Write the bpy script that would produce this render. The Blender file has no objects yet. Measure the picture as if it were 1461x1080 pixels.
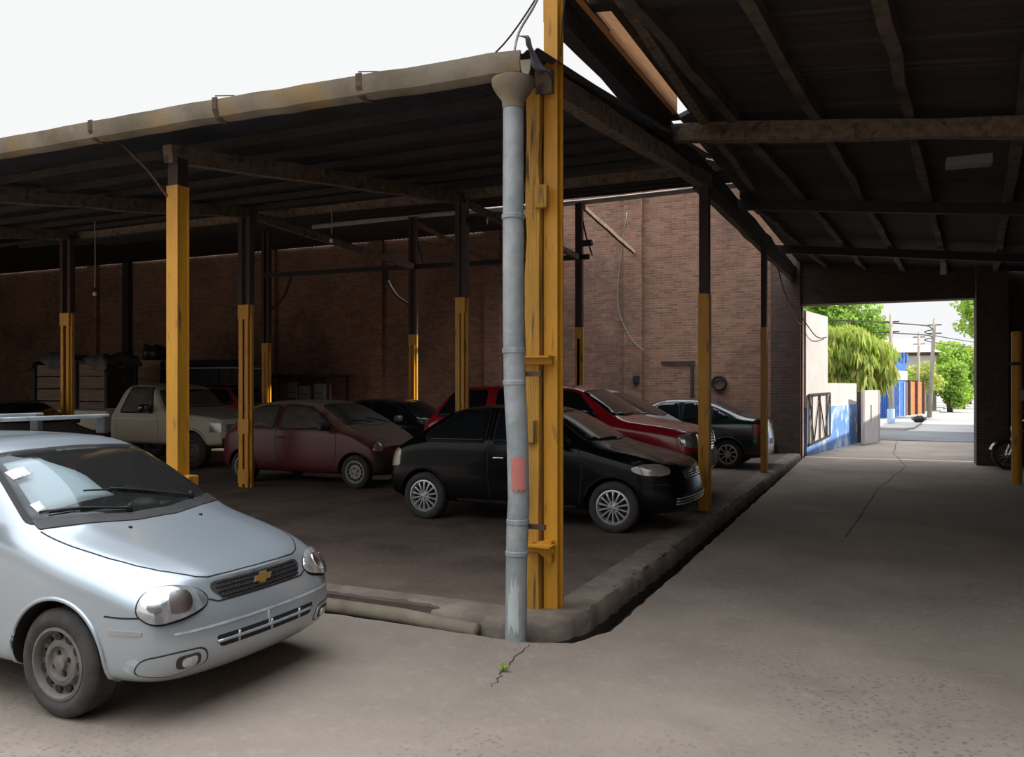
EXPOSURE = 0.12
SKY = 1.0
SKY_STR = 1.0
SUN_E = 6.0
ROOF_Y0 = 5.0
import bpy, bmesh, math, random
from mathutils import Vector, Matrix
from mathutils.bvhtree import BVHTree
from mathutils.geometry import delaunay_2d_cdt
random.seed(7)
PI = math.pi
S = bpy.context.scene
COL = S.collection
V = Vector

# ------------------------------------------------------------------ camera
cam = bpy.data.cameras.new('camera'); cam.sensor_width = 36; cam.lens = 1200/1461*36
cam.shift_y = 12/1461; cam.clip_start = 0.05; cam.clip_end = 600
co = bpy.data.objects.new('camera', cam); COL.objects.link(co)
co.location = (0, 0, 1.75); co.rotation_euler = (PI/2, 0, math.radians(24.87))
S.camera = co
S.view_settings.view_transform = 'Standard'; S.view_settings.look = 'None'
S.view_settings.gamma = 1; S.view_settings.use_curve_mapping = False
S.view_settings.exposure = EXPOSURE

# ------------------------------------------------------------------ materials
def new_mat(name):
    m = bpy.data.materials.new(name); m.use_nodes = True
    nt = m.node_tree
    return m, nt, nt.nodes['Principled BSDF']
def node(nt, t, **kw):
    n = nt.nodes.new(t)
    for k, v in kw.items():
        if isinstance(k, str) and k.startswith('i_'):
            n.inputs[k[2:].replace('_', ' ')].default_value = v
        else: setattr(n, k, v)
    return n
def c4(c): return (c[0], c[1], c[2], 1)
def M(name, c1, c2=None, scale=4, rough=.7, metal=0, bump=0, stretch=(1,1,1), coat=0, lo=.35, hi=.65, spec=.5, bscale=None, detail=6, c3=None, s3=.8, lo3=.5, hi3=.7):
    m, nt, p = new_mat(name)
    p.inputs['Base Color'].default_value = c4(c1)
    p.inputs['Roughness'].default_value = rough; p.inputs['Metallic'].default_value = metal
    p.inputs['Specular IOR Level'].default_value = spec
    p.inputs['Coat Weight'].default_value = coat; p.inputs['Coat Roughness'].default_value = .06
    if c2 is None and not bump: return m
    tc = node(nt, 'ShaderNodeTexCoord'); mp = node(nt, 'ShaderNodeMapping')
    mp.inputs['Scale'].default_value = stretch
    nt.links.new(tc.outputs['Object'], mp.inputs['Vector'])
    if c2 is not None:
        n = node(nt, 'ShaderNodeTexNoise'); n.inputs['Scale'].default_value = scale; n.inputs['Detail'].default_value = detail
        n.inputs['Roughness'].default_value = .6
        nt.links.new(mp.outputs[0], n.inputs['Vector'])
        r = node(nt, 'ShaderNodeValToRGB')
        r.color_ramp.elements[0].position = lo; r.color_ramp.elements[1].position = hi
        r.color_ramp.elements[0].color = c4(c1); r.color_ramp.elements[1].color = c4(c2)
        nt.links.new(n.outputs['Fac'], r.inputs['Fac'])
        out = r.outputs['Color']
        if c3 is not None:
            n3 = node(nt, 'ShaderNodeTexNoise'); n3.inputs['Scale'].default_value = s3; n3.inputs['Detail'].default_value = 8
            nt.links.new(mp.outputs[0], n3.inputs['Vector'])
            r3 = node(nt, 'ShaderNodeMapRange'); r3.inputs['From Min'].default_value = lo3; r3.inputs['From Max'].default_value = hi3
            nt.links.new(n3.outputs['Fac'], r3.inputs['Value'])
            mx = node(nt, 'ShaderNodeMixRGB'); mx.inputs['Color2'].default_value = c4(c3)
            nt.links.new(out, mx.inputs['Color1']); nt.links.new(r3.outputs[0], mx.inputs['Fac'])
            out = mx.outputs[0]
        nt.links.new(out, p.inputs['Base Color'])
    if bump:
        n = node(nt, 'ShaderNodeTexNoise'); n.inputs['Scale'].default_value = bscale or scale*4; n.inputs['Detail'].default_value = 5
        nt.links.new(mp.outputs[0], n.inputs['Vector'])
        b = node(nt, 'ShaderNodeBump'); b.inputs['Strength'].default_value = bump; b.inputs['Distance'].default_value = .02
        nt.links.new(n.outputs['Fac'], b.inputs['Height']); nt.links.new(b.outputs[0], p.inputs['Normal'])
    return m

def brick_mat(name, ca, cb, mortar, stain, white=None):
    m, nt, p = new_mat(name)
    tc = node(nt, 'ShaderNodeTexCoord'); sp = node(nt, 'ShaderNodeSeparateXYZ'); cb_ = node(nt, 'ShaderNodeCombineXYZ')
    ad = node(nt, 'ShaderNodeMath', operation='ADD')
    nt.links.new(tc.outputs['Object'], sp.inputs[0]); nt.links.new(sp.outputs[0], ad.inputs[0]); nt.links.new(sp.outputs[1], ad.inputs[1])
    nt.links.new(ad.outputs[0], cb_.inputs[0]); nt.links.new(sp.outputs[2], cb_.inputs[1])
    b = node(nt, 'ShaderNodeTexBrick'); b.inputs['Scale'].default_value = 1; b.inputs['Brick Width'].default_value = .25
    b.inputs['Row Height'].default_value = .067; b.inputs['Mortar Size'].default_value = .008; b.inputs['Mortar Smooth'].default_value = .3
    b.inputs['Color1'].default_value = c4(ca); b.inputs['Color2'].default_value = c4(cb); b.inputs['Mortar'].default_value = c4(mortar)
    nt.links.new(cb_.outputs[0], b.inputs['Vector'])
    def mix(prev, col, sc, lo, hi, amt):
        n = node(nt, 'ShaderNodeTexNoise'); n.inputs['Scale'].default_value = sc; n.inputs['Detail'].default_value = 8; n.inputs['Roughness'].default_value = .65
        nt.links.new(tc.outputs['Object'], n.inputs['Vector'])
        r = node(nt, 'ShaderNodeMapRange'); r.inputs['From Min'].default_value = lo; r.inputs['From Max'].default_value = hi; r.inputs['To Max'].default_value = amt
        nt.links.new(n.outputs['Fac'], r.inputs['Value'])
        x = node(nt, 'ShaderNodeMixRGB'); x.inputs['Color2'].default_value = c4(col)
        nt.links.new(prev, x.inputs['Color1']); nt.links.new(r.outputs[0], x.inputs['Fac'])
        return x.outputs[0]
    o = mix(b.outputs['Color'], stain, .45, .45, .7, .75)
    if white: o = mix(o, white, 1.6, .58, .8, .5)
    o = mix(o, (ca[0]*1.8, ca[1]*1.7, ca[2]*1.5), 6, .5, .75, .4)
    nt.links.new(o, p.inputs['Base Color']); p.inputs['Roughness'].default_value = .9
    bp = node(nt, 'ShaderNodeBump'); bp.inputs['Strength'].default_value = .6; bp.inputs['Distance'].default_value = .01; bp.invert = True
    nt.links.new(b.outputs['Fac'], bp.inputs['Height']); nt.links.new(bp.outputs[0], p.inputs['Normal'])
    return m

def dusty(name, paint, dust, rough=.3, amount=.9, lo=.2, hi=.75, base=.02, coat=0, spec=.5):
    """paint with dust settled on the upward faces (object-space normal)"""
    m, nt, p = new_mat(name)
    tc = node(nt, 'ShaderNodeTexCoord'); sp = node(nt, 'ShaderNodeSeparateXYZ')
    nt.links.new(tc.outputs['Normal'], sp.inputs[0])
    n = node(nt, 'ShaderNodeTexNoise'); n.inputs['Scale'].default_value = 5; n.inputs['Detail'].default_value = 8
    nt.links.new(tc.outputs['Object'], n.inputs['Vector'])
    a = node(nt, 'ShaderNodeMath', operation='MULTIPLY_ADD'); a.inputs[1].default_value = .5; a.inputs[2].default_value = -.25
    nt.links.new(n.outputs['Fac'], a.inputs[0])
    s = node(nt, 'ShaderNodeMath', operation='ADD'); nt.links.new(a.outputs[0], s.inputs[0]); nt.links.new(sp.outputs[2], s.inputs[1])
    r = node(nt, 'ShaderNodeMapRange'); r.inputs['From Min'].default_value = lo; r.inputs['From Max'].default_value = hi; r.inputs['To Max'].default_value = amount
    r.inputs['To Min'].default_value = base
    nt.links.new(s.outputs[0], r.inputs['Value'])
    x = node(nt, 'ShaderNodeMixRGB'); x.inputs['Color1'].default_value = c4(paint); x.inputs['Color2'].default_value = c4(dust)
    nt.links.new(r.outputs[0], x.inputs['Fac']); nt.links.new(x.outputs[0], p.inputs['Base Color'])
    rr = node(nt, 'ShaderNodeMapRange'); rr.inputs['To Min'].default_value = rough; rr.inputs['To Max'].default_value = .9
    nt.links.new(r.outputs[0], rr.inputs['Value']); nt.links.new(rr.outputs[0], p.inputs['Roughness']); p.inputs['Coat Weight'].default_value = coat; p.inputs['Coat Roughness'].default_value = .05; p.inputs['Specular IOR Level'].default_value = spec
    return m

def leaf_mat(name, c1, c2, tr):
    m = M(name, c1, c2, 1.5, .55); nt = m.node_tree; p = nt.nodes['Principled BSDF']; out = nt.nodes['Material Output']
    t = node(nt, 'ShaderNodeBsdfTranslucent'); t.inputs[0].default_value = c4(tr)
    mx = node(nt, 'ShaderNodeMixShader'); mx.inputs[0].default_value = .45
    nt.links.new(p.outputs[0], mx.inputs[1]); nt.links.new(t.outputs[0], mx.inputs[2]); nt.links.new(mx.outputs[0], out.inputs['Surface'])
    return m

def glass_mat(name, tint=(.75,.85,.85), alpha=.25):
    m, nt, p = new_mat(name)
    out = nt.nodes['Material Output']
    tr = node(nt, 'ShaderNodeBsdfTransparent'); tr.inputs[0].default_value = c4(tint)
    gl = node(nt, 'ShaderNodeBsdfGlossy'); gl.inputs['Roughness'].default_value = .03; gl.inputs[0].default_value = (.9,.95,1,1)
    fr = node(nt, 'ShaderNodeFresnel'); fr.inputs[0].default_value = 1.5
    mx = node(nt, 'ShaderNodeMixShader'); nt.links.new(fr.outputs[0], mx.inputs[0]); nt.links.new(tr.outputs[0], mx.inputs[1]); nt.links.new(gl.outputs[0], mx.inputs[2])
    df = node(nt, 'ShaderNodeBsdfDiffuse'); df.inputs[0].default_value = (.35,.35,.33,1)
    m2 = node(nt, 'ShaderNodeMixShader'); m2.inputs[0].default_value = alpha
    nt.links.new(mx.outputs[0], m2.inputs[1]); nt.links.new(df.outputs[0], m2.inputs[2])
    nt.links.new(m2.outputs[0], out.inputs['Surface'])
    return m

# ------------------------------------------------------------------ objects
def obj(name, bm, mats, parent=None, loc=None, rot=None, smooth=False, ang=None):
    me = bpy.data.meshes.new(name)
    if isinstance(bm, bpy.types.Mesh): me = bm; me.name = name
    else:
        bmesh.ops.recalc_face_normals(bm, faces=bm.faces)
        bm.to_mesh(me); bm.free()
    for m in (mats if isinstance(mats, (list, tuple)) else [mats]):
        if m is not None: me.materials.append(m)
    if smooth:
        for p in me.polygons: p.use_smooth = True
        if ang: me.set_sharp_from_angle(angle=math.radians(ang))
    o = bpy.data.objects.new(name, me); COL.objects.link(o)
    if parent: o.parent = parent
    if loc is not None: o.location = loc
    if rot is not None: o.rotation_euler = rot
    return o
def thing(name, label, cat, loc=(0,0,0), rotz=0, group=None):
    o = bpy.data.objects.new(name, None); COL.objects.link(o); o.empty_display_size = .2
    o.location = loc; o.rotation_euler = (0, 0, rotz)
    return tag(o, label, cat, group)
def tag(o, label, cat, group=None, kind=None):
    o['label'] = label; o['category'] = cat
    if group: o['group'] = group
    if kind: o['kind'] = kind
    return o
def struct(name, bm, m, loc=None, smooth=False, label=None, **k):
    o = obj(name, bm, m, loc=loc, smooth=smooth, **k); o['kind'] = 'structure'
    return o

# ------------------------------------------------------------------ mesh tools
def NB(): return bmesh.new()
def box(bm, c, s, rz=0, mi=0, bev=0, rot=None):
    r = bmesh.ops.create_cube(bm, size=1)
    mt = Matrix.Translation(V(c)) @ (rot.to_4x4() if rot else Matrix.Rotation(rz, 4, 'Z')) @ Matrix.Diagonal((s[0], s[1], s[2], 1))
    bmesh.ops.transform(bm, matrix=mt, verts=r['verts'])
    fs = list({f for v in r['verts'] for f in v.link_faces})
    for f in fs: f.material_index = mi
    if bev:
        es = list({e for f in fs for e in f.edges})
        bmesh.ops.bevel(bm, geom=es, offset=bev, segments=2, affect='EDGES', profile=.5)
    return bm
def frame(t):
    t = t.normalized(); up = V((0,0,1)) if abs(t.z) < .95 else V((1,0,0))
    s = t.cross(up).normalized(); return s, s.cross(t).normalized()
def sweep(bm, prof, pts, closed=True, cap=True, mi=0, scales=None, up=None):
    """sweep 2D profile (side, up) along points"""
    pts = [V(p) for p in pts]; rings = []
    for i, p in enumerate(pts):
        t = (pts[min(i+1, len(pts)-1)] - pts[max(i-1, 0)])
        if up:
            t = t.normalized(); s = t.cross(V(up)).normalized(); u = s.cross(t)
        else: s, u = frame(t)
        k = scales[i] if scales else 1
        rings.append([bm.verts.new(p + s*a*k + u*b*k) for a, b in prof])
    n = len(prof); fs = []
    for i in range(len(rings)-1):
        for j in range(n if closed else n-1):
            fs.append(bm.faces.new((rings[i][j], rings[i][(j+1) % n], rings[i+1][(j+1) % n], rings[i+1][j])))
    if cap and closed:
        fs.append(bm.faces.new(rings[0][::-1])); fs.append(bm.faces.new(rings[-1]))
    for f in fs: f.material_index = mi
    return bm
def circ(r, n=12): return [(r*math.cos(2*PI*i/n), r*math.sin(2*PI*i/n)) for i in range(n)]
def tube(bm, pts, r, n=10, mi=0, scales=None): return sweep(bm, circ(r, n), pts, mi=mi, scales=scales)
def rectp(w, h): return [(-w/2,-h/2),(w/2,-h/2),(w/2,h/2),(-w/2,h/2)]
def beam(bm, p0, p1, w, h, jit=0, seg=1, mi=0, rnd=random, up=None):
    p0, p1 = V(p0), V(p1); pts = []
    for i in range(seg+1):
        p = p0.lerp(p1, i/seg)
        if jit and 0 < i < seg: p += V((rnd.uniform(-jit, jit), rnd.uniform(-jit, jit), rnd.uniform(-jit, jit)))
        pts.append(p)
    sc = [1 + (rnd.uniform(-.12, .12) if jit else 0) for _ in pts]
    return sweep(bm, rectp(w, h), pts, mi=mi, scales=sc, up=up)
def lathe(bm, prof, n=32, axis='Z', mi=0, c=(0,0,0), closed=False):
    """prof: list (radius, height along axis)"""
    rings = []
    for r, h in prof:
        ring = []
        for i in range(n):
            a = 2*PI*i/n; x, y = r*math.cos(a), r*math.sin(a)
            p = {'Z': (x, y, h), 'Y': (x, h, y), 'X': (h, x, y)}[axis]
            ring.append(bm.verts.new(V(p)+V(c)))
        rings.append(ring)
    fs = []
    for i in range(len(rings)-1 + (1 if closed else 0)):
        A, B = rings[i], rings[(i+1) % len(rings)]
        for j in range(n): fs.append(bm.faces.new((A[j], A[(j+1) % n], B[(j+1) % n], B[j])))
    if not closed:
        if prof[0][0] > 1e-4: fs.append(bm.faces.new(rings[0][::-1]))
        if prof[-1][0] > 1e-4: fs.append(bm.faces.new(rings[-1]))
    for f in fs: f.material_index = mi
    return bm
def prism(bm, poly, z0, z1, mi=0, bev=0):
    a = [bm.verts.new((x, y, z0)) for x, y in poly]; b = [bm.verts.new((x, y, z1)) for x, y in poly]; n = len(poly)
    fs = [bm.faces.new(a[::-1]), bm.faces.new(b)]
    for i in range(n): fs.append(bm.faces.new((a[i], a[(i+1) % n], b[(i+1) % n], b[i])))
    for f in fs: f.material_index = mi
    if bev:
        bmesh.ops.bevel(bm, geom=[e for e in fs[1].edges], offset=bev, segments=3, affect='EDGES')
    return bm
def rpoly(pts, r=.03, n=4):
    out = []; k = len(pts)
    for i in range(k):
        p, a, b = V(pts[i]), V(pts[i-1]), V(pts[(i+1) % k])
        ra = min(r, (a-p).length*.45); rb = min(r, (b-p).length*.45)
        q0 = p + (a-p).normalized()*ra; q1 = p + (b-p).normalized()*rb
        for j in range(n+1):
            t = j/n; out.append(q0*(1-t)**2 + p*2*t*(1-t) + q1*t*t)
    return out
def expand(poly, d):
    k = len(poly); area = sum(poly[i-1].x*poly[i].y - poly[i].x*poly[i-1].y for i in range(k)); sg = 1 if area > 0 else -1
    out = []
    for i in range(k):
        t = (poly[(i+1) % k] - poly[i-1])
        if t.length < 1e-9: t = V((1,0))
        t.normalize(); out.append(poly[i] + V((t.y, -t.x))*d*sg)
    return out
def inside(p, poly):
    c = False; k = len(poly)
    for i in range(k):
        a, b = poly[i], poly[i-1]
        if (a.y > p.y) != (b.y > p.y) and p.x < (b.x-a.x)*(p.y-a.y)/(b.y-a.y)+a.x: c = not c
    return c
def tri_poly(poly, step):
    pts = []; k = len(poly)
    for i in range(k):
        a, b = poly[i], poly[(i+1) % k]; L = (b-a).length
        if L < 1e-6: continue
        m = max(1, int(L/step))
        for j in range(m): pts.append(a.lerp(b, j/m))
    nb = len(pts)
    xs = [p.x for p in poly]; ys = [p.y for p in poly]
    x = min(xs)+step/2; vs = list(pts)
    while x < max(xs):
        y = min(ys)+step/2
        while y < max(ys):
            p = V((x, y))
            if inside(p, poly) and min((p-q).length for q in pts) > step*.45: vs.append(p)
            y += step
        x += step
    r = delaunay_2d_cdt(vs, [(i, (i+1) % nb) for i in range(nb)], [], 1, 1e-6)
    return r[0], r[2]
# ================================================================== CARS
def basis(d):
    d = V(d).normalized()
    if abs(d.z) > .9: return d, V((1,0,0)), V((0,1,0))
    v = V((0,0,1)); v = (v - d*v.dot(d)).normalized(); u = d.cross(v).normalized()
    return d, u, v
DIRS = {'right': ((0,1,0), V((1,0,0)), V((0,0,1))), 'left': ((0,-1,0), V((1,0,0)), V((0,0,1))),
        'top': ((0,0,-1), V((1,0,0)), V((0,1,0))), 'front': ((-1,0,0), V((0,1,0)), V((0,0,1))), 'rear': ((1,0,0), V((0,1,0)), V((0,0,1)))}
def caster(bvh, d):
    if isinstance(d, str): dd, u, v = DIRS[d]; dd = V(dd)
    else: dd, u, v = basis(d)
    def f(p, off):
        o = u*p[0] + v*p[1] - dd*8
        h = bvh.ray_cast(o, dd)
        if h[0] is None: return None
        n = h[1]
        if n.dot(dd) > 0: n = -n
        return h[0] + n*off
    return f
def patch(bm, bvh, d, poly, off=.004, step=.05, mi=0, depth=.02, dome=0):
    """sheet laid on the car skin, outline given in the side / top / front view, with edges turned in"""
    poly = [V(p) for p in poly]
    vs, fs = tri_poly(poly, step); f = caster(bvh, d)
    cx = sum((p for p in poly), V((0,0)))/len(poly)
    mr = max((p-cx).length for p in poly)
    vv = []
    for p in vs:
        k = 0
        if dome: k = dome*max(0, 1-((V(p)-cx).length/mr)**2)
        q = f(p, off+k); vv.append(bm.verts.new(q) if q is not None else None)
    new = []
    for t in fs:
        if any(vv[i] is None for i in t): continue
        q = [vv[i] for i in t]
        if max((q[0].co-q[1].co).length, (q[1].co-q[2].co).length, (q[0].co-q[2].co).length) > step*5+.25: continue
        new.append(bm.faces.new(q))
    for x in new: x.material_index = mi; x.smooth = True
    if depth:
        dd = V(DIRS[d][0]) if isinstance(d, str) else V(d).normalized()
        es = [e for e in {e for x in new for e in x.edges} if len(e.link_faces) == 1]
        r = bmesh.ops.extrude_edge_only(bm, edges=es)
        nv = [g for g in r['geom'] if isinstance(g, bmesh.types.BMVert)]
        for x in nv: x.co += dd*depth
        for g in r['geom']:
            if isinstance(g, bmesh.types.BMFace): g.material_index = mi
    for x in [x for x in vv if x is not None and not x.link_faces]: bm.verts.remove(x)
    return bm
def strip(bm, bvh, d, path, w=.008, off=.002, mi=0, step=.04):
    """narrow band along a path drawn in the side / top / front view"""
    f = caster(bvh, d); P = [V(path[0])]
    for a, b in zip(path, path[1:]):
        a, b = V(a), V(b); m = max(1, int((b-a).length/step))
        for j in range(1, m+1): P.append(a.lerp(b, j/m))
    prev = None
    for i, p in enumerate(P):
        t = (P[min(i+1, len(P)-1)] - P[max(i-1, 0)])
        if t.length < 1e-9: continue
        t.normalize(); n = V((-t.y, t.x))*w/2
        a, b = f(p+n, off), f(p-n, off)
        cur = None
        if a is not None and b is not None and (a-b).length < max(w*4, .05):
            cur = (bm.verts.new(a), bm.verts.new(b))
            if prev and (prev[0].co-cur[0].co).length < .2:
                x = bm.faces.new((prev[0], prev[1], cur[1], cur[0])); x.material_index = mi
        prev = cur
    return bm
def rail(bm, bvh, d, path, r=.01, off=.004, mi=0, n=6, step=.04):
    f = caster(bvh, d); P = [V(path[0])]
    for a, b in zip(path, path[1:]):
        a, b = V(a), V(b); m = max(1, int((b-a).length/step))
        for j in range(1, m+1): P.append(a.lerp(b, j/m))
    Q = [q for q in (f(p, off) for p in P) if q is not None]
    if len(Q) > 1: tube(bm, Q, r, n, mi)
    return bm

def car_skin(st, bulge_f=.05, bulge_r=.03, half=None, levels=3, cowl=-.3):
    """cage of stations -> smooth dense skin. station: (x, wide, zbelt, wup, zup, ztop, dxc, zb, dxs)"""
    bm = NB(); R = []
    for s in st:
        x, wide, zb_, wup, zup, ztop, dxc, zb = s[:8]; dx = s[8] if len(s) > 8 else [0]*8
        zm = s[9] if len(s) > 9 else zb + .52*(zb_-zb)
        hood = x > cowl
        P = [(0, zb), (wide-.10, zb), (wide-.015, zb+.09), (wide, zm), (wide-.03, zb_), (wup, zup), (wup*(.64 if hood else .55), ztop-(.10 if hood else .22)*(ztop-zup)), (0, ztop)]
        sw = [0,0,0,0,0,.3*dxc,.8*dxc,dxc]
        ring = {}
        for i, (y, z) in enumerate(P):
            xx = x + dx[i] + sw[i]
            ring[(i, 0)] = bm.verts.new((xx, -y, z))
            ring[(i, 1)] = ring[(i, 0)] if i in (0, 7) else bm.verts.new((xx, y, z))
        R.append(ring)
    for a, b in zip(R, R[1:]):
        for i in range(7):
            for k in (0, 1): bm.faces.new((a[(i,k)], a[(i+1,k)], b[(i+1,k)], b[(i,k)]))
    for ring, bl in ((R[0], bulge_f), (R[-1], -bulge_r)):
        C = {0: ring[(0,0)], 7: ring[(7,0)]}
        for i in range(1, 7):
            p = ring[(i,0)].co; C[i] = bm.verts.new((p.x + bl, 0, p.z))
        for k in (0, 1):
            for i in range(7):
                q = [ring[(i,k)], ring[(i+1,k)], C[i+1], C[i]]
                q2 = []
                for v in q:
                    if v not in q2: q2.append(v)
                bm.faces.new(q2)
    cl = bm.edges.layers.float.get('crease_edge') or bm.edges.layers.float.new('crease_edge')
    for n_, (a, b) in enumerate(zip(R, R[1:])):
        hood = st[n_][0] > cowl
        for i, c in ((2, .3), (4, .38), (5, .35 if not hood else .30), (6, .55 if hood else 0)):
            for k in (0, 1):
                e = bm.edges.get((a[(i,k)], b[(i,k)]))
                if e: e[cl] = c
    bmesh.ops.recalc_face_normals(bm, faces=bm.faces)
    me = bpy.data.meshes.new('skin'); bm.to_mesh(me); bm.free()
    o = bpy.data.objects.new('skin', me); COL.objects.link(o)
    md = o.modifiers.new('s', 'SUBSURF'); md.levels = levels; md.render_levels = levels
    dg = bpy.context.evaluated_depsgraph_get(); dg.update()
    m2 = bpy.data.meshes.new_from_object(o.evaluated_get(dg))
    bpy.data.objects.remove(o); bpy.data.meshes.remove(me)
    if half:
        w = max(abs(v.co.y) for v in m2.vertices)
        for v in m2.vertices: v.co.y *= half/w
    return m2
def boolean_wells(me, wells, mats, half, holes=()):
    """cut the wheel wells; holes: (dir, polygon) openings removed from the skin"""
    o = bpy.data.objects.new('skin', me); COL.objects.link(o)
    me.materials.clear()
    for m in mats: me.materials.append(m)
    bm = NB()
    for x, z, r, depth in wells:
        for s in (-1, 1):
            y0, y1 = s*(half+.3), s*(half-depth)
            lathe(bm, [(r, y0), (r, y1)], 40, 'Y', 1, (x, 0, z))
    bmesh.ops.recalc_face_normals(bm, faces=bm.faces)
    cm = bpy.data.meshes.new('cut'); bm.to_mesh(cm); bm.free()
    for m in mats: cm.materials.append(m)
    c = bpy.data.objects.new('cut', cm); COL.objects.link(c)
    md = o.modifiers.new('b', 'BOOLEAN'); md.object = c; md.operation = 'DIFFERENCE'; md.solver = 'EXACT'
    dg = bpy.context.evaluated_depsgraph_get(); dg.update()
    m2 = bpy.data.meshes.new_from_object(o.evaluated_get(dg))
    bpy.data.objects.remove(o); bpy.data.objects.remove(c)
    if holes:
        bm = NB(); bm.from_mesh(m2); kill = set()
        for d, poly in holes:
            poly = [V(p) for p in poly]; dd, u, v = (V(DIRS[d][0]), DIRS[d][1], DIRS[d][2]) if isinstance(d, str) else basis(d)
            for f in bm.faces:
                q = f.calc_center_median()
                if f.normal.dot(dd) < -.1 and inside(V((q.dot(u), q.dot(v))), poly): kill.add(f)
        bmesh.ops.delete(bm, geom=list(kill), context='FACES')
        bm.to_mesh(m2); bm.free()
    return m2

# wheels ------------------------------------------------------------
WHEELS = {}
def wheel_meshes(style, R, W, Rr):
    key = (style, R, W, Rr)
    if key in WHEELS: return WHEELS[key]
    h = W/2
    t = NB()
    lathe(t, [(Rr-.005, -h*.75), (Rr+.012, -h*.95), (Rr+.035, -h*1.04), (R-.055, -h*1.05), (R-.022, -h*.93), (R-.004, -h*.74), (R, -h*.45), (R, 0), (R, h*.45), (R-.004, h*.74), (R-.022, h*.93), (R-.05, h), (Rr, h*.9), (Rr-.005, h*.75)], 56, 'Y', 0, closed=True)
    for k in range(56):                                        # tread blocks
        a = 2*PI*k/56
        for y in (-h*.5, -h*.16, h*.2, h*.55):
            box(t, (math.cos(a)*(R-.003), y, math.sin(a)*(R-.003)), (.009, h*.30, .022), rot=Matrix.Rotation(-a, 3, 'Y') @ Matrix.Rotation(.25, 3, 'X'))
    me = bpy.data.meshes.new('tyre'); t.to_mesh(me); t.free()
    me.materials.append(MT['rubber'])
    for p in me.polygons: p.use_smooth = True
    me.set_sharp_from_angle(angle=math.radians(40))
    r = NB()
    # 0 = bright face, 1 = dark back
    lathe(r, [(Rr-.022, h*.6), (Rr-.006, h*.6), (Rr+.004, -h*.93), (Rr-.012, -h*.98), (Rr-.02, -h*.85), (Rr-.03, -h*.4)], 48, 'Y', 0, closed=True)
    lathe(r, [(Rr-.02, -h*.12), (.02, -h*.12), (.02, -h*.02), (Rr-.02, -h*.02)], 40, 'Y', 1, closed=True)
    if style in ('steel', 'steel_slots'):
        lathe(r, [(Rr-.022, -h*.5), (Rr-.05, -h*.42), (Rr*.62, -h*.70), (Rr*.48, -h*.74), (Rr*.40, -h*.55), (Rr*.22, -h*.55), (Rr*.2, -h*.78), (Rr*.08, -h*.84), (0.0005, -h*.84)], 48, 'Y', 0)
        nh = 11 if style == 'steel' else 12
        for k in range(nh):
            a = 2*PI*k/nh; rr = Rr*.73
            q = NB(); lathe(q, [(.018, -h*.72), (.018, -h*.2)], 12, 'Y', 1)
            bmesh.ops.scale(q, vec=(1.0, 1, 1.35 if style == 'steel' else 1.7), verts=q.verts)
            bmesh.ops.transform(q, matrix=Matrix.Rotation(-a+PI/2, 4, 'Y') @ Matrix.Translation((0,0,rr)) if False else Matrix.Translation((math.cos(a)*rr, .004, math.sin(a)*rr)) @ Matrix.Rotation(-a, 4, 'Y'), verts=q.verts)
            tmp = bpy.data.meshes.new('t'); q.to_mesh(tmp); q.free(); r.from_mesh(tmp); bpy.data.meshes.remove(tmp)
        for k in range(4):
            a = 2*PI*k/4+.4; lathe(r, [(.013, -h*.5), (.013, -h*.66), (.009, -h*.69)], 6, 'Y', 1, (math.cos(a)*Rr*.31, 0, math.sin(a)*Rr*.31))
    else:
        n, wd = {'multi': (14, .024), 'alloy': (9, .026), 'five': (5, .05)}[style]
        for k in range(n):
            a = 2*PI*(k+.5)/n
            prof = [(-.5,-.2),(.5,-.2),(.38,.5),(-.38,.5)]
            d = V((math.cos(a), 0, math.sin(a))); pts = []
            for q, yy in ((.2, -.70), (.45, -.74), (.75, -.72), (.93, -.62)): pts.append(d*Rr*q + V((0, yy*h, 0)))
            sc = [.55, .8, 1.0, 1.25]; rr = []
            for p, s in zip(pts, sc):
                sd = V((-d.z, 0, d.x)); rr.append([r.verts.new(p + sd*x*wd*s + V((0, -y*.03, 0))) for x, y in prof])
            for A, B in zip(rr, rr[1:]):
                for j in range(4): r.faces.new((A[j], A[(j+1)%4], B[(j+1)%4], B[j]))
            r.faces.new(rr[0]); r.faces.new(rr[-1])
        lathe(r, [(Rr*.34, -h*.3), (Rr*.34, -h*.74), (Rr*.28, -h*.82), (.0005, -h*.86)], 32, 'Y', 0)
        for k in range(4):
            a = 2*PI*k/4+.4; lathe(r, [(.014, -h*.6), (.014, -h*.845)], 8, 'Y', 1, (math.cos(a)*Rr*.22, 0, math.sin(a)*Rr*.22))
    bmesh.ops.recalc_face_normals(r, faces=r.faces)
    m2 = bpy.data.meshes.new('rim'); r.to_mesh(m2); r.free()
    for p in m2.polygons: p.use_smooth = True
    m2.set_sharp_from_angle(angle=math.radians(35))
    WHEELS[key] = (me, m2); return WHEELS[key]
def add_wheels(root, wb, half, R, W, Rr, style, rim_mat, label=None):
    tm, rm = wheel_meshes(style, R, W, Rr)
    if not rm.materials:
        rm.materials.append(rim_mat); rm.materials.append(MT['black'])
    for x in (0, -wb):
        for s in (-1, 1):
            w = bpy.data.objects.new('wheel', tm); COL.objects.link(w); w.parent = root
            w.location = (x, s*(half-W/2-.015), R); w.rotation_euler = (0, 0, 0 if s < 0 else PI)
            q = bpy.data.objects.new('rim', rm); COL.objects.link(q); q.parent = w
            if label: q['label'] = label

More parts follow.
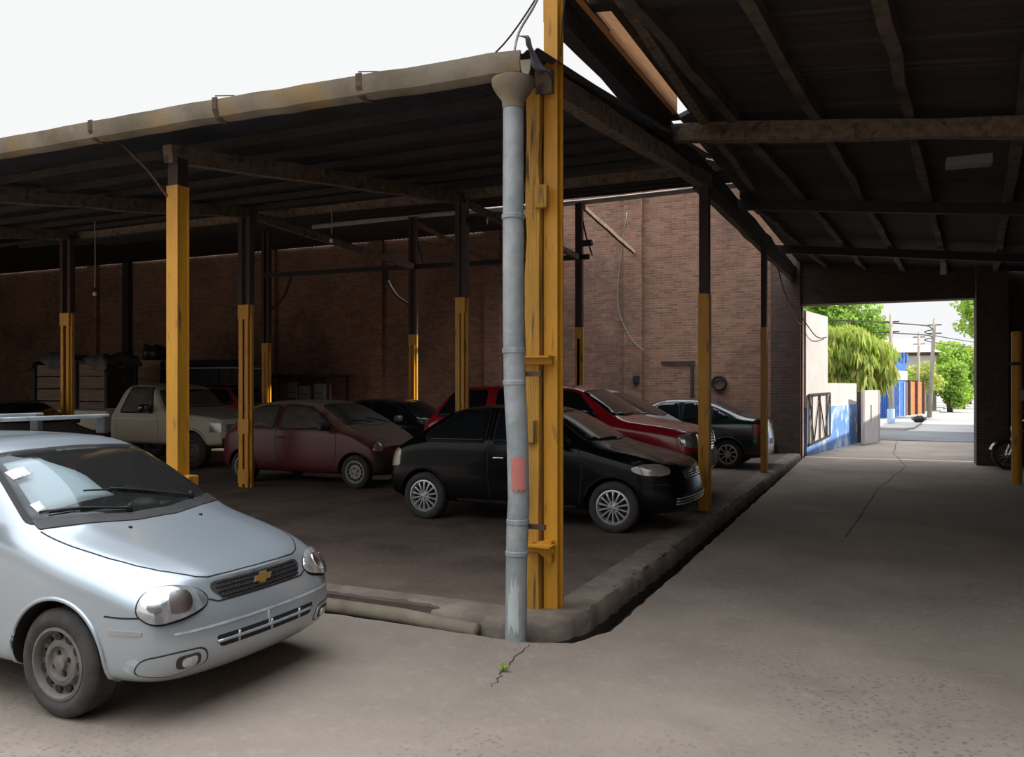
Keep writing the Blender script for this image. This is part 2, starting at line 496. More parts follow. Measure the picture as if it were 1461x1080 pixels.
def build_car(sp):
    """spec dictionary -> thing with body, glass, lamps, wheels ..."""
    root = thing(sp['name'], sp['label'], 'car' if 'cat' not in sp else sp['cat'], (sp['loc'][0], sp['loc'][1], sp['z']), sp.get('rot', 0), sp.get('group'))
    half = sp['half']; skin = car_skin(sp['st'], sp.get('bf', .05), sp.get('br', .03), half)
    vs = [v.co.copy() for v in skin.vertices]; fs = [list(p.vertices) for p in skin.polygons]
    bvh = BVHTree.FromPolygons(vs, fs)
    R = sp['R']; wr = sp.get('well', R+.045)
    wells = [(0, R+.005, wr, .27), (-sp['wb'], R+.005, wr, .27)]
    me = boolean_wells(skin, wells, [sp['paint'], MT['black']], half, sp.get('holes', ()))
    body = obj('body', me, [], root, smooth=True, ang=38)
    # wheel arch lips follow the opening
    for wx in (0, -sp['wb']):
        for d in ('right', 'left'):
            bm = NB(); pts = []
            for k in range(33):
                a = PI*(-.06 + 1.12*k/32); pts.append((wx + math.cos(a)*(wr+.012), R + math.sin(a)*(wr+.012)))
            pts = [p for p in pts if p[1] > sp.get('sill', .24)]
            rail(bm, bvh, d, pts, sp.get('lip', .014), 0, 0, 8, .05)
            obj('wheel_arch_trim', bm, sp.get('lip_mat', sp['paint']), root, smooth=True)
    sides = ('right', 'left')
    def gap(d, path, w_):
        b = NB(); strip(b, bvh, d, path, w_)
        if len(b.verts): obj('panel_gap', b, MT['black'], root)
        else: b.free()
    for path in sp.get('seams', ()):
        for d in sides: gap(d, path, sp.get('seam_w', .009))
    for path in sp.get('top_seams', ()):
        gap('top', path, .009); gap('top', [(x, -y) for x, y in path], .009)
    for path in sp.get('hood_seams', ()):
        gap((-.6,0,-.8), path, .008); gap((-.6,0,-.8), [(-x, y) for x, y in path], .008)
    for path in sp.get('front_seams', ()): gap('front', path, .008)
    for nm, d, poly, rr in sp.get('glass', ()):
        for dd in (sides if d == 'side' else (d,)):
            fr = NB(); P = rpoly(poly, rr); patch(fr, bvh, dd, expand(P, .022), .003, .06, 0, .02)
            g = NB(); patch(g, bvh, dd, P, .006, .06, 0, .012)
            see = sp.get('see', ())
            if nm in see: # the rubber surround keeps its opening
                fr.free(); fr = NB()
                cl = P + [P[0]]; strip(fr, bvh, dd, cl, .06, .004, 0, .05)
            fo = obj('window_surround', fr, sp.get('frame_mat', MT['black']), root, smooth=False)
            obj(nm, g, MT['clear_glass'] if nm in see else sp.get('glass_mat', MT['dark_glass']), fo, smooth=True)
    for item in sp.get('patches', ()):
        nm, d, poly, mt, rr, off = item[:6]; dome = item[6] if len(item) > 6 else 0; lab = item[7] if len(item) > 7 else None
        dl = [(d, poly)]
        if d == 'side': dl = [('right', poly), ('left', poly)]
        elif d == 'fsym': dl = [('front', poly), ('front', [(-x, y) for x, y in poly])]
        elif d == 'rsym': dl = [('rear', poly), ('rear', [(-x, y) for x, y in poly])]
        elif isinstance(d, tuple) and d[0] == 'sym':
            v = d[1]; dl = [(v, poly), ((v[0], -v[1], v[2]), [(-x, y) for x, y in poly])]
        for dd, pp in dl:
            b = NB(); patch(b, bvh, dd, rpoly(pp, rr), off, min(.05, sp.get('pstep', .035)), 0, .03, dome)
            if len(b.verts):
                o = obj(nm, b, mt, root, smooth=True, ang=50)
                if lab: o['label'] = lab
            else: b.free()
    add_wheels(root, sp['wb'], half, R, sp.get('W', .18), sp['Rr'], sp['style'], sp['rim'])
    # underside pan keeps light out below
    return root, bvh
def mirrors(root, x, y, z, mt, s=1, ks=(-1, 1)):
    for k in ks:
        b = NB(); box(b, (0, 0, 0), (.10*s, .20*s, .13*s), bev=.03*s)
        o = obj('mirror', b, mt, root, (x, k*y, z), smooth=True)
        b = NB(); box(b, (0, 0, -.0), (.05, .12, .05), bev=.01); 
        obj('mirror_arm', b, MT['black'], o, (0.01, -k*.10, -.04))
def handles(root, bvh, spots, mt):
    for d in ('right', 'left'):
        f = caster(bvh, d)
        for x, z in spots:
            p = f((x, z), .012)
            if p is None: continue
            b = NB(); box(b, (0,0,0), (.15, .028, .032), bev=.01); obj('door_handle', b, mt, root, p, smooth=True)
# ================================================================== palette
MT = {}
MT['black'] = M('black rubber', (.012,.012,.013), rough=.7)
MT['rubber'] = M('tyre rubber', (.035,.033,.032), (.07,.064,.056), 8, .88)
MT['dark_glass'] = M('dark window glass', (.012,.014,.016), rough=.13, spec=.32)
MT['dusty_glass'] = M('dusty window glass', (.05,.047,.04), (.11,.095,.075), 5, .5)
MT['clear_glass'] = glass_mat('windscreen glass', (.72,.8,.8), .05)
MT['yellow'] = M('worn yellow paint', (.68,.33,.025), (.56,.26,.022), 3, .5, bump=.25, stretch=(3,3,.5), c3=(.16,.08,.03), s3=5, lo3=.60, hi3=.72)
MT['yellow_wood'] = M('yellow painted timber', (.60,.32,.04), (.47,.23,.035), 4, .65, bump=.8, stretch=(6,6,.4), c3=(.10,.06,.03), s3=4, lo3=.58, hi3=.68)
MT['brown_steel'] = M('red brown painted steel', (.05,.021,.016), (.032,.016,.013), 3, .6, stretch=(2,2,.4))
MT['old_wood'] = M('weathered timber', (.22,.155,.105), (.12,.085,.06), 3, .85, bump=.7, stretch=(4,4,4), c3=(.05,.04,.032), s3=2.5, lo3=.54, hi3=.70)
MT['mid_wood'] = M('smoky timber', (.14,.10,.072), (.075,.055,.042), 3, .88, bump=.7, c3=(.03,.025,.02), s3=2.2, lo3=.5, hi3=.66)
MT['dark_wood'] = M('sooty timber', (.045,.034,.027), (.022,.018,.016), 3, .9, bump=.6, c3=(.09,.07,.055), s3=3, lo3=.62, hi3=.74)
MT['warm_wood'] = M('pale orange timber', (.80,.38,.14), (.62,.27,.09), 3, .8, bump=.4, stretch=(6,.5,6))  # orange sunlight on the eave rail, put into the wood colour
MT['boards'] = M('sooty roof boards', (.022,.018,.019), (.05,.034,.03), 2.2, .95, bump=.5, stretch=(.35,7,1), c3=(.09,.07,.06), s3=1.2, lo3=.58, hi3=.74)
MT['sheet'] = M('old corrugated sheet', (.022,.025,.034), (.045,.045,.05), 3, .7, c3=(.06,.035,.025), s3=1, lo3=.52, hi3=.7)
MT['cement'] = M('weathered fibre cement', (.27,.235,.175), (.16,.13,.09), 2.5, .9, bump=.3, c3=(.34,.20,.06), s3=1.4, lo3=.5, hi3=.72)
MT['galv'] = M('grey painted downpipe', (.40,.43,.44), (.25,.28,.29), 4, .5, bump=.3, c3=(.50,.52,.51), s3=3, lo3=.55, hi3=.7, metal=.15)
MT['rust'] = M('rusty steel', (.075,.045,.03), (.12,.07,.045), 12, .8)
MT['steel'] = M('dark steel', (.022,.022,.025), (.038,.035,.033), 6, .75)
MT['pale_pipe'] = M('pale pipe', (.55,.50,.47), (.38,.34,.31), 4, .6)
MT['plastic_white'] = M('white plastic', (.7,.7,.68), rough=.4)
MT['wire'] = M('cable', (.03,.03,.03), rough=.7)
MT['wire_pale'] = M('pale cable', (.35,.32,.28), rough=.7)
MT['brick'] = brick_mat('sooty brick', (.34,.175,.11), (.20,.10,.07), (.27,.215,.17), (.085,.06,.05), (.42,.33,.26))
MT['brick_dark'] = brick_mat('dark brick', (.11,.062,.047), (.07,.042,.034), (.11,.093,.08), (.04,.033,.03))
def ground_mat():
    m, nt, p = new_mat('worn concrete')
    tc = node(nt, 'ShaderNodeTexCoord')
    def nz(sc, det=8, rg=.6):
        n = node(nt, 'ShaderNodeTexNoise'); n.inputs['Scale'].default_value = sc; n.inputs['Detail'].default_value = det; n.inputs['Roughness'].default_value = rg
        nt.links.new(tc.outputs['Object'], n.inputs['Vector']); return n.outputs['Fac']
    def rng(v, a, b, c=0, d=1):
        r = node(nt, 'ShaderNodeMapRange'); r.inputs['From Min'].default_value = a; r.inputs['From Max'].default_value = b; r.inputs['To Min'].default_value = c; r.inputs['To Max'].default_value = d
        nt.links.new(v, r.inputs['Value']); return r.outputs[0]
    def mix(a, col, f):
        x = node(nt, 'ShaderNodeMixRGB'); x.inputs['Color2'].default_value = c4(col)
        if isinstance(a, tuple): x.inputs['Color1'].default_value = c4(a)
        else: nt.links.new(a, x.inputs['Color1'])
        nt.links.new(f, x.inputs['Fac']); return x.outputs[0]
    o = mix((.315,.262,.215), (.225,.185,.15), rng(nz(.5), .38, .62))
    o = mix(o, (.185,.15,.125), rng(nz(1.3), .55, .78, 0, .8))
    o = mix(o, (.40,.34,.285), rng(nz(9), .55, .8, 0, .5))
    vo = node(nt, 'ShaderNodeTexVoronoi'); vo.inputs['Scale'].default_value = 24; nt.links.new(tc.outputs['Object'], vo.inputs['Vector'])
    spots = rng(vo.outputs['Distance'], .16, .36, 1, 0)
    zone = rng(nz(.35), .45, .58)
    mm = node(nt, 'ShaderNodeMath', operation='MULTIPLY'); nt.links.new(spots, mm.inputs[0]); nt.links.new(zone, mm.inputs[1])
    m2 = node(nt, 'ShaderNodeMath', operation='MULTIPLY'); nt.links.new(mm.outputs[0], m2.inputs[0]); m2.inputs[1].default_value = .7
    o = mix(o, (.10,.085,.075), m2.outputs[0])
    nt.links.new(o, p.inputs['Base Color']); p.inputs['Roughness'].default_value = .85
    b = node(nt, 'ShaderNodeBump'); b.inputs['Strength'].default_value = .5; b.inputs['Distance'].default_value = .015
    nt.links.new(nz(22, 6), b.inputs['Height']); nt.links.new(b.outputs[0], p.inputs['Normal'])
    return m
MT['ground'] = ground_mat()
MT['shed_floor'] = M('oily earth floor', (.115,.083,.064), (.165,.122,.095), 1.1, .9, bump=.6, bscale=14, c3=(.06,.045,.037), s3=.9, lo3=.5, hi3=.72)
MT['kerb'] = M('broken kerb concrete', (.27,.225,.18), (.15,.12,.095), 3, .9, bump=.9, bscale=9)
MT['dirt'] = M('damp dirt', (.05,.04,.033), (.03,.025,.02), 6, .95)  # soil tone, also the painted shade low on the kerb
MT['street'] = M('sunlit street concrete', (.36,.35,.33), (.29,.285,.275), .6, .9)  # light concrete, a colour of its own
MT['asphalt'] = M('street asphalt', (.16,.165,.17), (.12,.125,.13), .8, .9)
MT['leaf'] = leaf_mat('tree leaves', (.22,.38,.05), (.40,.55,.10), (.45,.60,.08))
MT['leaf_dark'] = leaf_mat('deep green leaves', (.12,.26,.04), (.26,.42,.07), (.28,.45,.06))
MT['leaf_yellow'] = leaf_mat('yellow green fronds', (.50,.50,.14), (.26,.33,.09), (.55,.55,.12))
MT['leaf_amber'] = leaf_mat('amber leaves', (.60,.45,.10), (.50,.52,.10), (.70,.55,.10))
MT['bark'] = M('bark', (.13,.09,.06), (.08,.055,.04), 6, .9)
MT['white_wall'] = M('white plaster', (.52,.48,.46), (.44,.40,.38), 1.2, .85)
MT['blue_wall'] = M('flaking blue paint', (.10,.22,.48), (.13,.27,.55), 2, .75, c3=(.45,.52,.62), s3=2.2, lo3=.50, hi3=.62)
MT['blue_gate'] = M('blue painted boards', (.03,.11,.42), (.04,.15,.5), 3, .6)
MT['orange_wood'] = M('orange stained boards', (.45,.17,.06), (.34,.12,.04), 3, .7)
MT['pole'] = M('pale utility pole', (.42,.37,.30), (.30,.26,.21), 3, .85, stretch=(3,3,.5))

# ================================================================== ground
KERB = [(-34, 5.5), (-3.2, 5.47), (-2.62, 5.44), (-2.36, 5.48), (-2.20, 5.62), (-2.12, 5.9), (-2.13, 8), (-2.2, 14), (-2.28, 21.95), (-34, 21.95)]
bm = NB(); prism(bm, KERB, -.3, .10, 0)
top = max(bm.faces, key=lambda f: f.calc_center_median().z)
bmesh.ops.bevel(bm, geom=list(top.edges), offset=.045, segments=3, affect='EDGES')
struct('shed_floor', bm, MT['shed_floor'], smooth=False)
# worn kerb edging along the floor slab: rough blocks, one after the other
rk = random.Random(3)
def kerb_run(name, P, n, w, hgt):
    bm = NB(); pts = []
    tot = sum((V(P[i+1])-V(P[i])).length for i in range(len(P)-1))
    for i in range(n+1):
        d = tot*i/n
        for a, b in zip(P, P[1:]):
            L = (V(b)-V(a)).length
            if d <= L+1e-6: pts.append(V(a).lerp(V(b), min(1, d/L))); break
            d -= L
    prof = [(-w, -.26), (-.0, -.26), (.012, -.06), (.008, .055), (-.022, .098), (-.10, .113), (-w, .1035)]
    pts = [V((p.x, p.y, 0)) for p in pts]
    rings = []
    for i, p in enumerate(pts):
        t = (pts[min(i+1, n)] - pts[max(i-1, 0)]).normalized(); s = V((t.y, -t.x, 0))
        k = rk.uniform(-.014, .014)
        rings.append([bm.verts.new(p + s*(a + (k if a > -w else 0)*(1 if j != 0 else 0) + rk.uniform(-.006,.006)) + V((0,0,b*hgt + (rk.uniform(-.008, .006) if 0 < j < 6 else 0)))) for j, (a, b) in enumerate(prof)])
    for A, B in zip(rings, rings[1:]):
        for j in range(len(prof)):
            f = bm.faces.new((A[j], A[(j+1) % 7], B[(j+1) % 7], B[j])); f.material_index = 1 if j in (0, 1) else 0  # lower faces darkened: shade of the gap put into the colour
    bm.faces.new(rings[0]); bm.faces.new(rings[-1])
    return struct(name, bm, [MT['kerb'], MT['dirt']], smooth=True, ang=42)
kerb_run('trim_1', [(-3.2, 5.45), (-2.62, 5.42), (-2.38, 5.45), (-2.19, 5.6), (-2.10, 5.9), (-2.11, 8), (-2.18, 14), (-2.26, 21.8)], 220, .3, 1.0)
kerb_run('trim_2', [(-12, 5.56), (-3.2, 5.50)], 90, .25, .98)
# yard and driveway, with the open gutter left free along the slab
GUT = [(-34, 5.33), (-3.3, 5.30), (-2.6, 5.26), (-2.30, 5.28), (-2.05, 5.38), (-1.89, 5.75), (-1.92, 8), (-2.04, 14), (-2.20, 22.0)]
bm = NB()
rg = random.Random(5)
edge = []
for (a, b) in zip(GUT, GUT[1:]):
    L = (V(b)-V(a)).length; m = max(1, int(L/.12))
    for j in range(m):
        p = V(a).lerp(V(b), j/m); edge.append((p.x + rg.uniform(-.012,.012), p.y + rg.uniform(-.012, .012)))
edge.append(GUT[-1])
outline = edge + [(-2.3, 30), (20, 30), (20, -16), (-34, -16)]
prism(bm, outline, -.3, 0, 0)
struct('floor', bm, MT['ground'])
bm = NB(); box(bm, (-15, 13, -.22), (42, 20, .1)); struct('gutter_bed', bm, MT['dirt'])
# thin cracks in the concrete
def crack(name, pts, w):
    bm = NB(); prev = None; rr = random.Random(len(pts)*7)
    P = []
    for a, b in zip(pts, pts[1:]):
        for j in range(6): P.append(V(a).lerp(V(b), j/6) + V((rr.uniform(-.02,.02), rr.uniform(-.02,.02))))
    P.append(V(pts[-1]))
    for i, p in enumerate(P):
        t = (P[min(i+1, len(P)-1)] - P[max(i-1,0)]).normalized(); n = V((-t.y, t.x))*w*rr.uniform(.4, 1)
        c = (bm.verts.new((p.x+n.x, p.y+n.y, .003)), bm.verts.new((p.x-n.x, p.y-n.y, .003)))
        if prev: bm.faces.new((prev[0], prev[1], c[1], c[0]))
        prev = c
    return struct(name, bm, MT['dirt'])
crack('trim_3', [(-2.285, 5.25), (-2.26, 4.95), (-2.22, 4.68), (-2.17, 4.4)], .005)
crack('trim_4', [(-.15, 30), (-.2, 24), (.1, 20.5), (-.35, 16), (-.6, 10.5)], .012)
crack('trim_5', [(-2.0, 19.5), (1.5, 20.6), (4, 21)], .012)

# ================================================================== brick walls
def wallbox(name, c, s, m): 
    bm = NB(); box(bm, c, s); return struct(name, bm, m)
wallbox('wall_back', (-18.1, 22.2, 4.1), (31.7, .4, 8.2), MT['brick'])
for i, x in enumerate((-6.56, -10.78, -14.8, -19.0, -23.2, -27.4)):
    wallbox('pilaster', (x, 21.93, 4.1), (.5, .16, 8.2), MT['brick'])
wallbox('wall_left', (-34.1, 9, 4), (.4, 27, 8.2), MT['brick'])  # out of view, added to enclose the light
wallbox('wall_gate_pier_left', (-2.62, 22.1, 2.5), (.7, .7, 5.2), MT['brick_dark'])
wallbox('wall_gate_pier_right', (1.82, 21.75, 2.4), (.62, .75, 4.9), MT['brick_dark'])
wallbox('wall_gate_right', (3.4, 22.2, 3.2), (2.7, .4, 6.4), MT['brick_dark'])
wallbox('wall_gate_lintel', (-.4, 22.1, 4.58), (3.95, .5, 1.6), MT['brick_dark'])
wallbox('wall_right', (4.6, 6, 6), (.4, 33, 12), MT['brick_dark'])  # out of view, made this tall to keep the sun off the yard
wallbox('wall_behind', (-12, -13, 2.2), (44, .4, 4.4), M('grey rendered wall', (.30,.28,.25), (.24,.22,.2), 1, .9))  # unseen, added behind the camera to shade the yard and bounce light
# a low step at the foot of the left gate pier and a shallow niche
wallbox('trim_6', (-3.3, 21.55, .22), (.9, .5, .36), MT['kerb'])
# ================================================================== open shed: posts
def post_base(root, w=.3):
    b = NB(); box(b, (0, 0, .006), (w, w, .03), bev=.008); obj('base_plate', b, MT['rust'], root)
def solid_post(name, label, x, y, w, d, h, ychange=None, mat=None, group='yellow posts of the open shed'):
    r = thing(name, label, 'post', (x, y, .1), 0, group)
    yc = (ychange or h+.1) - .1
    b = NB(); beam(b, (0,0,0), (0,0,min(yc, h)), w, d, .004, 8, up=(0,1,0)); obj('painted_shaft', b, mat or MT['yellow'], r)
    if yc < h:
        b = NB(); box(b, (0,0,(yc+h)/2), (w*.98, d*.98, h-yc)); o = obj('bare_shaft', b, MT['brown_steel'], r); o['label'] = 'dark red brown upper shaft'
    for s in (-1, 1):                                              # flanges of the rolled section
        b = NB(); box(b, (0, s*d*.52, min(yc,h)/2), (w*1.12, .012, min(yc,h))); obj('flange', b, mat or MT['yellow'], r)
    return r
def laced_post(name, label, x, y, h, ychange, w=.26):
    r = thing(name, label, 'post', (x, y, .1), 0, 'yellow posts of the open shed')
    yc = ychange - .1
    for s in (-1, 1):
        b = NB(); cx = s*(w/2-.045)
        box(b, (cx, 0, yc/2), (.02, .12, yc)); box(b, (cx - s*.03, .055, yc/2), (.07, .014, yc)); box(b, (cx - s*.03, -.055, yc/2), (.07, .014, yc))
        box(b, (cx + s*.03, 0, yc/2), (.05, .05, yc))
        obj('channel', b, MT['yellow'], r)
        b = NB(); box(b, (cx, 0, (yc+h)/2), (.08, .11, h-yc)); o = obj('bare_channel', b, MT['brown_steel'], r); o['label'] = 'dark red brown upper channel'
    for z in (.18, 1.0, yc-.12):
        b = NB(); box(b, (0, -.066, z), (w*.85, .012, .24)); obj('batten_plate', b, MT['yellow'], r)
    return r
# front row
r = thing('corner_post', 'tall double yellow post on the kerb corner in the middle of the picture', 'post', (-2.356, 5.82, .1))
b = NB(); box(b, (.0, .0, 2.45), (.075, .10, 4.9)); box(b, (0, -.052, 2.45), (.108, .016, 4.9)); box(b, (0, .052, 2.45), (.108, .016, 4.9)); obj('steel_shaft', b, MT['yellow'], r)
b = NB(); beam(b, (-.128, -.05, 0), (-.122, -.05, 3.86), .105, .115, .006, 14, up=(0,1,0)); o = obj('timber_shaft', b, MT['yellow_wood'], r); o['label'] = 'cracked yellow painted timber beside the steel shaft'
for z, w, dx in ((3.05, .10, -.05), (1.84, .26, -.09), (1.32, .10, -.14), (.46, .22, -.06)):
    b = NB(); box(b, (dx, -.115, z), (w, .05, .05 if w > .15 else .17), bev=.006)
    if w > .2: box(b, (dx, -.15, z+.03), (w*1.05, .13, .014))
    obj('bracket', b, MT['yellow_wood'] if w < .15 else MT['yellow'], r)
b = NB(); v = [b.verts.new(p) for p in ((.03,-.12,.52),(.03,-.12,.36),(-.17,-.13,.50),(.03,-.06,.52),(.03,-.06,.36),(-.17,-.06,.50))]
for f in ((0,1,2),(3,5,4),(0,3,4,1),(1,4,5,2),(0,2,5,3)): b.faces.new([v[i] for i in f])
obj('gusset', b, MT['yellow'], r)
solid_post('yellow_post', 'square yellow post behind the silver car, under the front gutter', -6.14, 5.82, .125, .125, 3.78, 3.62)
b = NB(); box(b, (0,0,0), (.16,.12,.10), bev=.01); obj('bracket', b, MT['yellow'], bpy.data.objects['yellow_post'], (.12, .0, .78))
b = NB(); tube(b, [(-6.55, 5.55, 4.0), (-6.35, 5.68, 3.75), (-6.2, 5.75, 3.52)], .012); tag(obj('gutter_stay', b, MT['rust']), 'thin rusty stay from the front gutter to the square yellow post', 'bracket')
# along the driveway
solid_post('yellow_post', 'yellow and brown post beside the nose of the black hatchback', -2.39, 11.28, .125, .15, 4.42, 2.99)
solid_post('yellow_post', 'slim yellow and brown post by the tail of the green sedan', -2.39, 16.63, .10, .16, 4.32, 2.89)
# inner posts
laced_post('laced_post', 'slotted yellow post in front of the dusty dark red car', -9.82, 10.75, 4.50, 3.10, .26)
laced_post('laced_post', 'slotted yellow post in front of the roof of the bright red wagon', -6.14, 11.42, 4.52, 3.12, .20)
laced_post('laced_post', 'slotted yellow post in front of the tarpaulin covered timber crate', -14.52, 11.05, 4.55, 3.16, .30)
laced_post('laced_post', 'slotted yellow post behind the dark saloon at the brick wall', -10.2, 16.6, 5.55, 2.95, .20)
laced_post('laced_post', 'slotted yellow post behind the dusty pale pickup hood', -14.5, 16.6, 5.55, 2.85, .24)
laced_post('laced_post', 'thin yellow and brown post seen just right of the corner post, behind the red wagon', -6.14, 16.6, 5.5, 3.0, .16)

# ================================================================== open shed: beams and roof
rb = random.Random(11)
def timber(name, label, p0, p1, w, h, m, jit=.012, seg=10, cat='beam', group=None):
    c = V(p0); b = NB(); beam(b, V((0,0,0)), V(p1)-c, w, h, jit, seg, rnd=rb, up=(0,0,1)); return tag(obj(name, b, m, loc=c), label, cat, group)
G1 = 'roof beams of the open shed'
timber('roof_beam', 'rough timber beam from the corner post to the post by the black hatchback', (-2.39, 5.7, 3.99), (-2.39, 11.4, 4.52), .13, .17, MT['old_wood'], group=G1)
timber('roof_beam', 'pale timber beam running inward from the square yellow post', (-6.14, 5.7, 3.90), (-6.14, 11.5, 4.66), .12, .17, MT['old_wood'], group=G1)
timber('roof_beam', 'timber beam at far left running back under the roof', (-9.95, 5.7, 3.95), (-9.86, 11.0, 4.66), .13, .17, MT['old_wood'], group=G1)
timber('roof_beam', 'timber beam at far left edge deep under the roof', (-14.5, 5.7, 3.95), (-14.5, 11.3, 4.70), .13, .17, MT['old_wood'], group=G1)
timber('cross_beam', 'level timber across the middle posts under the roof', (-15, 11.25, 4.68), (-2.5, 11.45, 4.70), .10, .12, MT['old_wood'], group=G1)
timber('tie_beam', 'slanting timber tie from the slotted post by the dark red car to the next post behind', (-9.75, 10.9, 4.58), (-10.15, 16.5, 4.50), .09, .12, MT['old_wood'], .006)
timber('cross_beam', 'thin dark beam across the back posts below the pale pipe', (-14.5, 16.55, 4.55), (-5.9, 16.55, 4.46), .08, .10, MT['steel'], 0, 1)
timber('tie_beam', 'pale timber strut from the thin post toward the brick wall', (-6.1, 16.7, 5.55), (-6.5, 21.8, 5.35), .07, .09, MT['old_wood'], .006)
timber('tie_beam', 'timber strut from the back slotted post toward the dark brick wall', (-10.2, 16.7, 5.55), (-10.7, 21.8, 5.3), .07, .09, MT['old_wood'], .006)
timber('tie_beam', 'timber strut from the post at the red wagon to the thin post behind', (-6.1, 11.6, 4.58), (-6.14, 16.5, 4.46), .08, .11, MT['old_wood'], .006)
for x0 in (-10.2, -6.14):
    b = NB(); tube(b, [(x0+.02, 16.6, 5.5), (x0+.12, 16.7, 4.9), (x0+.28, 16.62, 4.5)], .018, 6); tag(obj('thin_brace', b, MT['steel']), 'thin dark brace at the head of the back post ' + ('near the pilaster' if x0 < -8 else 'right of the corner post'), 'brace')
# corrugated roof over the shed
def corrugated(name, x0, x1, rows, m, pitch=.076, amp=.011, kind='structure'):
    n = int((x1-x0)/pitch*6); bm = NB(); prev = None
    for (y, z) in rows:
        cur = []
        for i in range(n+1):
            x = x0 + (x1-x0)*i/n; a = amp*math.cos(2*PI*(x-x0)/pitch)
            cur.append(bm.verts.new((x, y, z+a)))
        if prev:
            for i in range(n): bm.faces.new((prev[i], prev[i+1], cur[i+1], cur[i]))
        prev = cur
    g = bmesh.ops.extrude_face_region(bm, geom=list(bm.faces))
    for v in [v for v in g['geom'] if isinstance(v, bmesh.types.BMVert)]: v.co.z += .006
    o = obj(name, bm, m, smooth=True, ang=60)
    o['kind'] = kind; return o
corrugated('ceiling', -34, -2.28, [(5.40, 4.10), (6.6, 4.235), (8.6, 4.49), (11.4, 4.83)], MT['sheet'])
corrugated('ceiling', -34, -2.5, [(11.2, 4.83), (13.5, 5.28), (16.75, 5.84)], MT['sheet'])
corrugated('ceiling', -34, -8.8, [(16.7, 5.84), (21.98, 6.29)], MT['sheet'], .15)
for i, y in enumerate((6.4, 7.3, 8.2, 9.1, 10.0, 10.8)):
    z = 4.10 + (y-5.4)*.1217 - .06
    timber('purlin', ['purlin just inside the front gutter', 'second purlin from the front gutter', 'third purlin from the front gutter', 'fourth purlin from the front gutter', 'fifth purlin from the front gutter', 'purlin nearest the middle cross beam'][i] + ' under the shed roof', (-20, y, z), (-2.45, y, z+.01), .06, .075, MT['dark_wood'], .006, 24, cat='purlin', group='purlins of the shed roof')
for i, y in enumerate((12.6, 13.9, 15.2, 16.4)):
    z = 4.83 + (y-11.3)*.186 - .07
    timber('purlin', ['lowest', 'second', 'third', 'topmost'][i] + ' purlin of the rear roof slope behind the middle posts', (-20, y, z), (-2.55, y, z), .06, .075, MT['dark_wood'], .006, 20, cat='purlin', group='purlins of the shed roof')
b = NB(); tube(b, [(-13.2, 16.78, 5.70), (-10, 16.8, 5.72), (-6, 16.78, 5.66), (-2.6, 16.78, 5.70)], .055, 10); tag(obj('pale_pipe', b, MT['pale_pipe'], smooth=True), 'long pale pipe along the back edge of the shed roof', 'pipe')

# front gutter
def gutter():
    r = thing('roof_gutter', 'long sagging fibre cement gutter along the front of the shed roof', 'gutter', (-2.36, 5.3, 3.895))
    prof = [(a_, b_*.76) for a_, b_ in [(.0,.20),(.012,.20),(.018,.10),(.05,.03),(.11,.006),(.17,.03),(.19,.10),(.19,.19),(.205,.19),(.205,.09),(.182,.012),(.11,-.018),(.035,.008),(.0,.09)]]
    xs = [0, -1.35, -2.75, -4.1, -5.4, -7.6, -9.6, -13]
    zz = [.0, .03, .055, .065, .075, .085, .07, .06]
    pts = [(x, 0, z) for x, z in zip(xs, zz)]
    P = []
    for i in range(len(pts)-1):
        for j in range(6): P.append(V(pts[i]).lerp(V(pts[i+1]), j/6) + V((0,rb.uniform(-.006,.006),rb.uniform(-.006,.006))))
    P.append(V(pts[-1]))
    b = NB(); sweep(b, [(-a+.1, c) for a, c in prof], P, up=(0,0,1)); obj('trough', b, MT['cement'], r, smooth=True, ang=45)
    for i in (1, 2, 3, 5, 6):
        x, z = xs[i]+rb.uniform(-.1,.1), zz[i]
        b = NB(); sweep(b, [(-a*1.12+.112, c*1.1-.01) for a, c in prof], [(x-.025, 0, z), (x+.025, 0, z)], up=(0,0,1)); obj('joint_strap', b, MT['rust'], r)
        if i in (1, 2, 5):
            b = NB(); tube(b, [(x, -.1, z+.15), (x-.02, -.08, z+.18), (x+.1, 0, z+.19), (x+.2, .05, z+.16)], .005, 5); obj('hanger_wire', b, MT['rust'], r)
    b = NB()                                                    # torn end of sheet metal at the corner
    g = [[None]*6 for _ in range(7)]
    for i in range(7):
        for j in range(6):
            u, w = i/6, j/5
            g[i][j] = b.verts.new((.01 + .15*u + .02*math.sin(3*w+i), -.13 + .25*w + .025*math.sin(2.3*i+j), .25 - .27*u**1.3 - .06*abs(w-.45) + .02*math.sin(4*w+2*i)))
    for i in range(6):
        for j in range(5): b.faces.new((g[i][j], g[i+1][j], g[i+1][j+1], g[i][j+1]))
    e = bmesh.ops.extrude_face_region(b, geom=list(b.faces))
    for v in [v for v in e['geom'] if isinstance(v, bmesh.types.BMVert)]: v.co += V((.004,0,.004))
    o = obj('torn_flashing', b, MT['sheet'], r, smooth=True); o['label'] = 'crumpled metal flashing at the gutter end'
gutter()
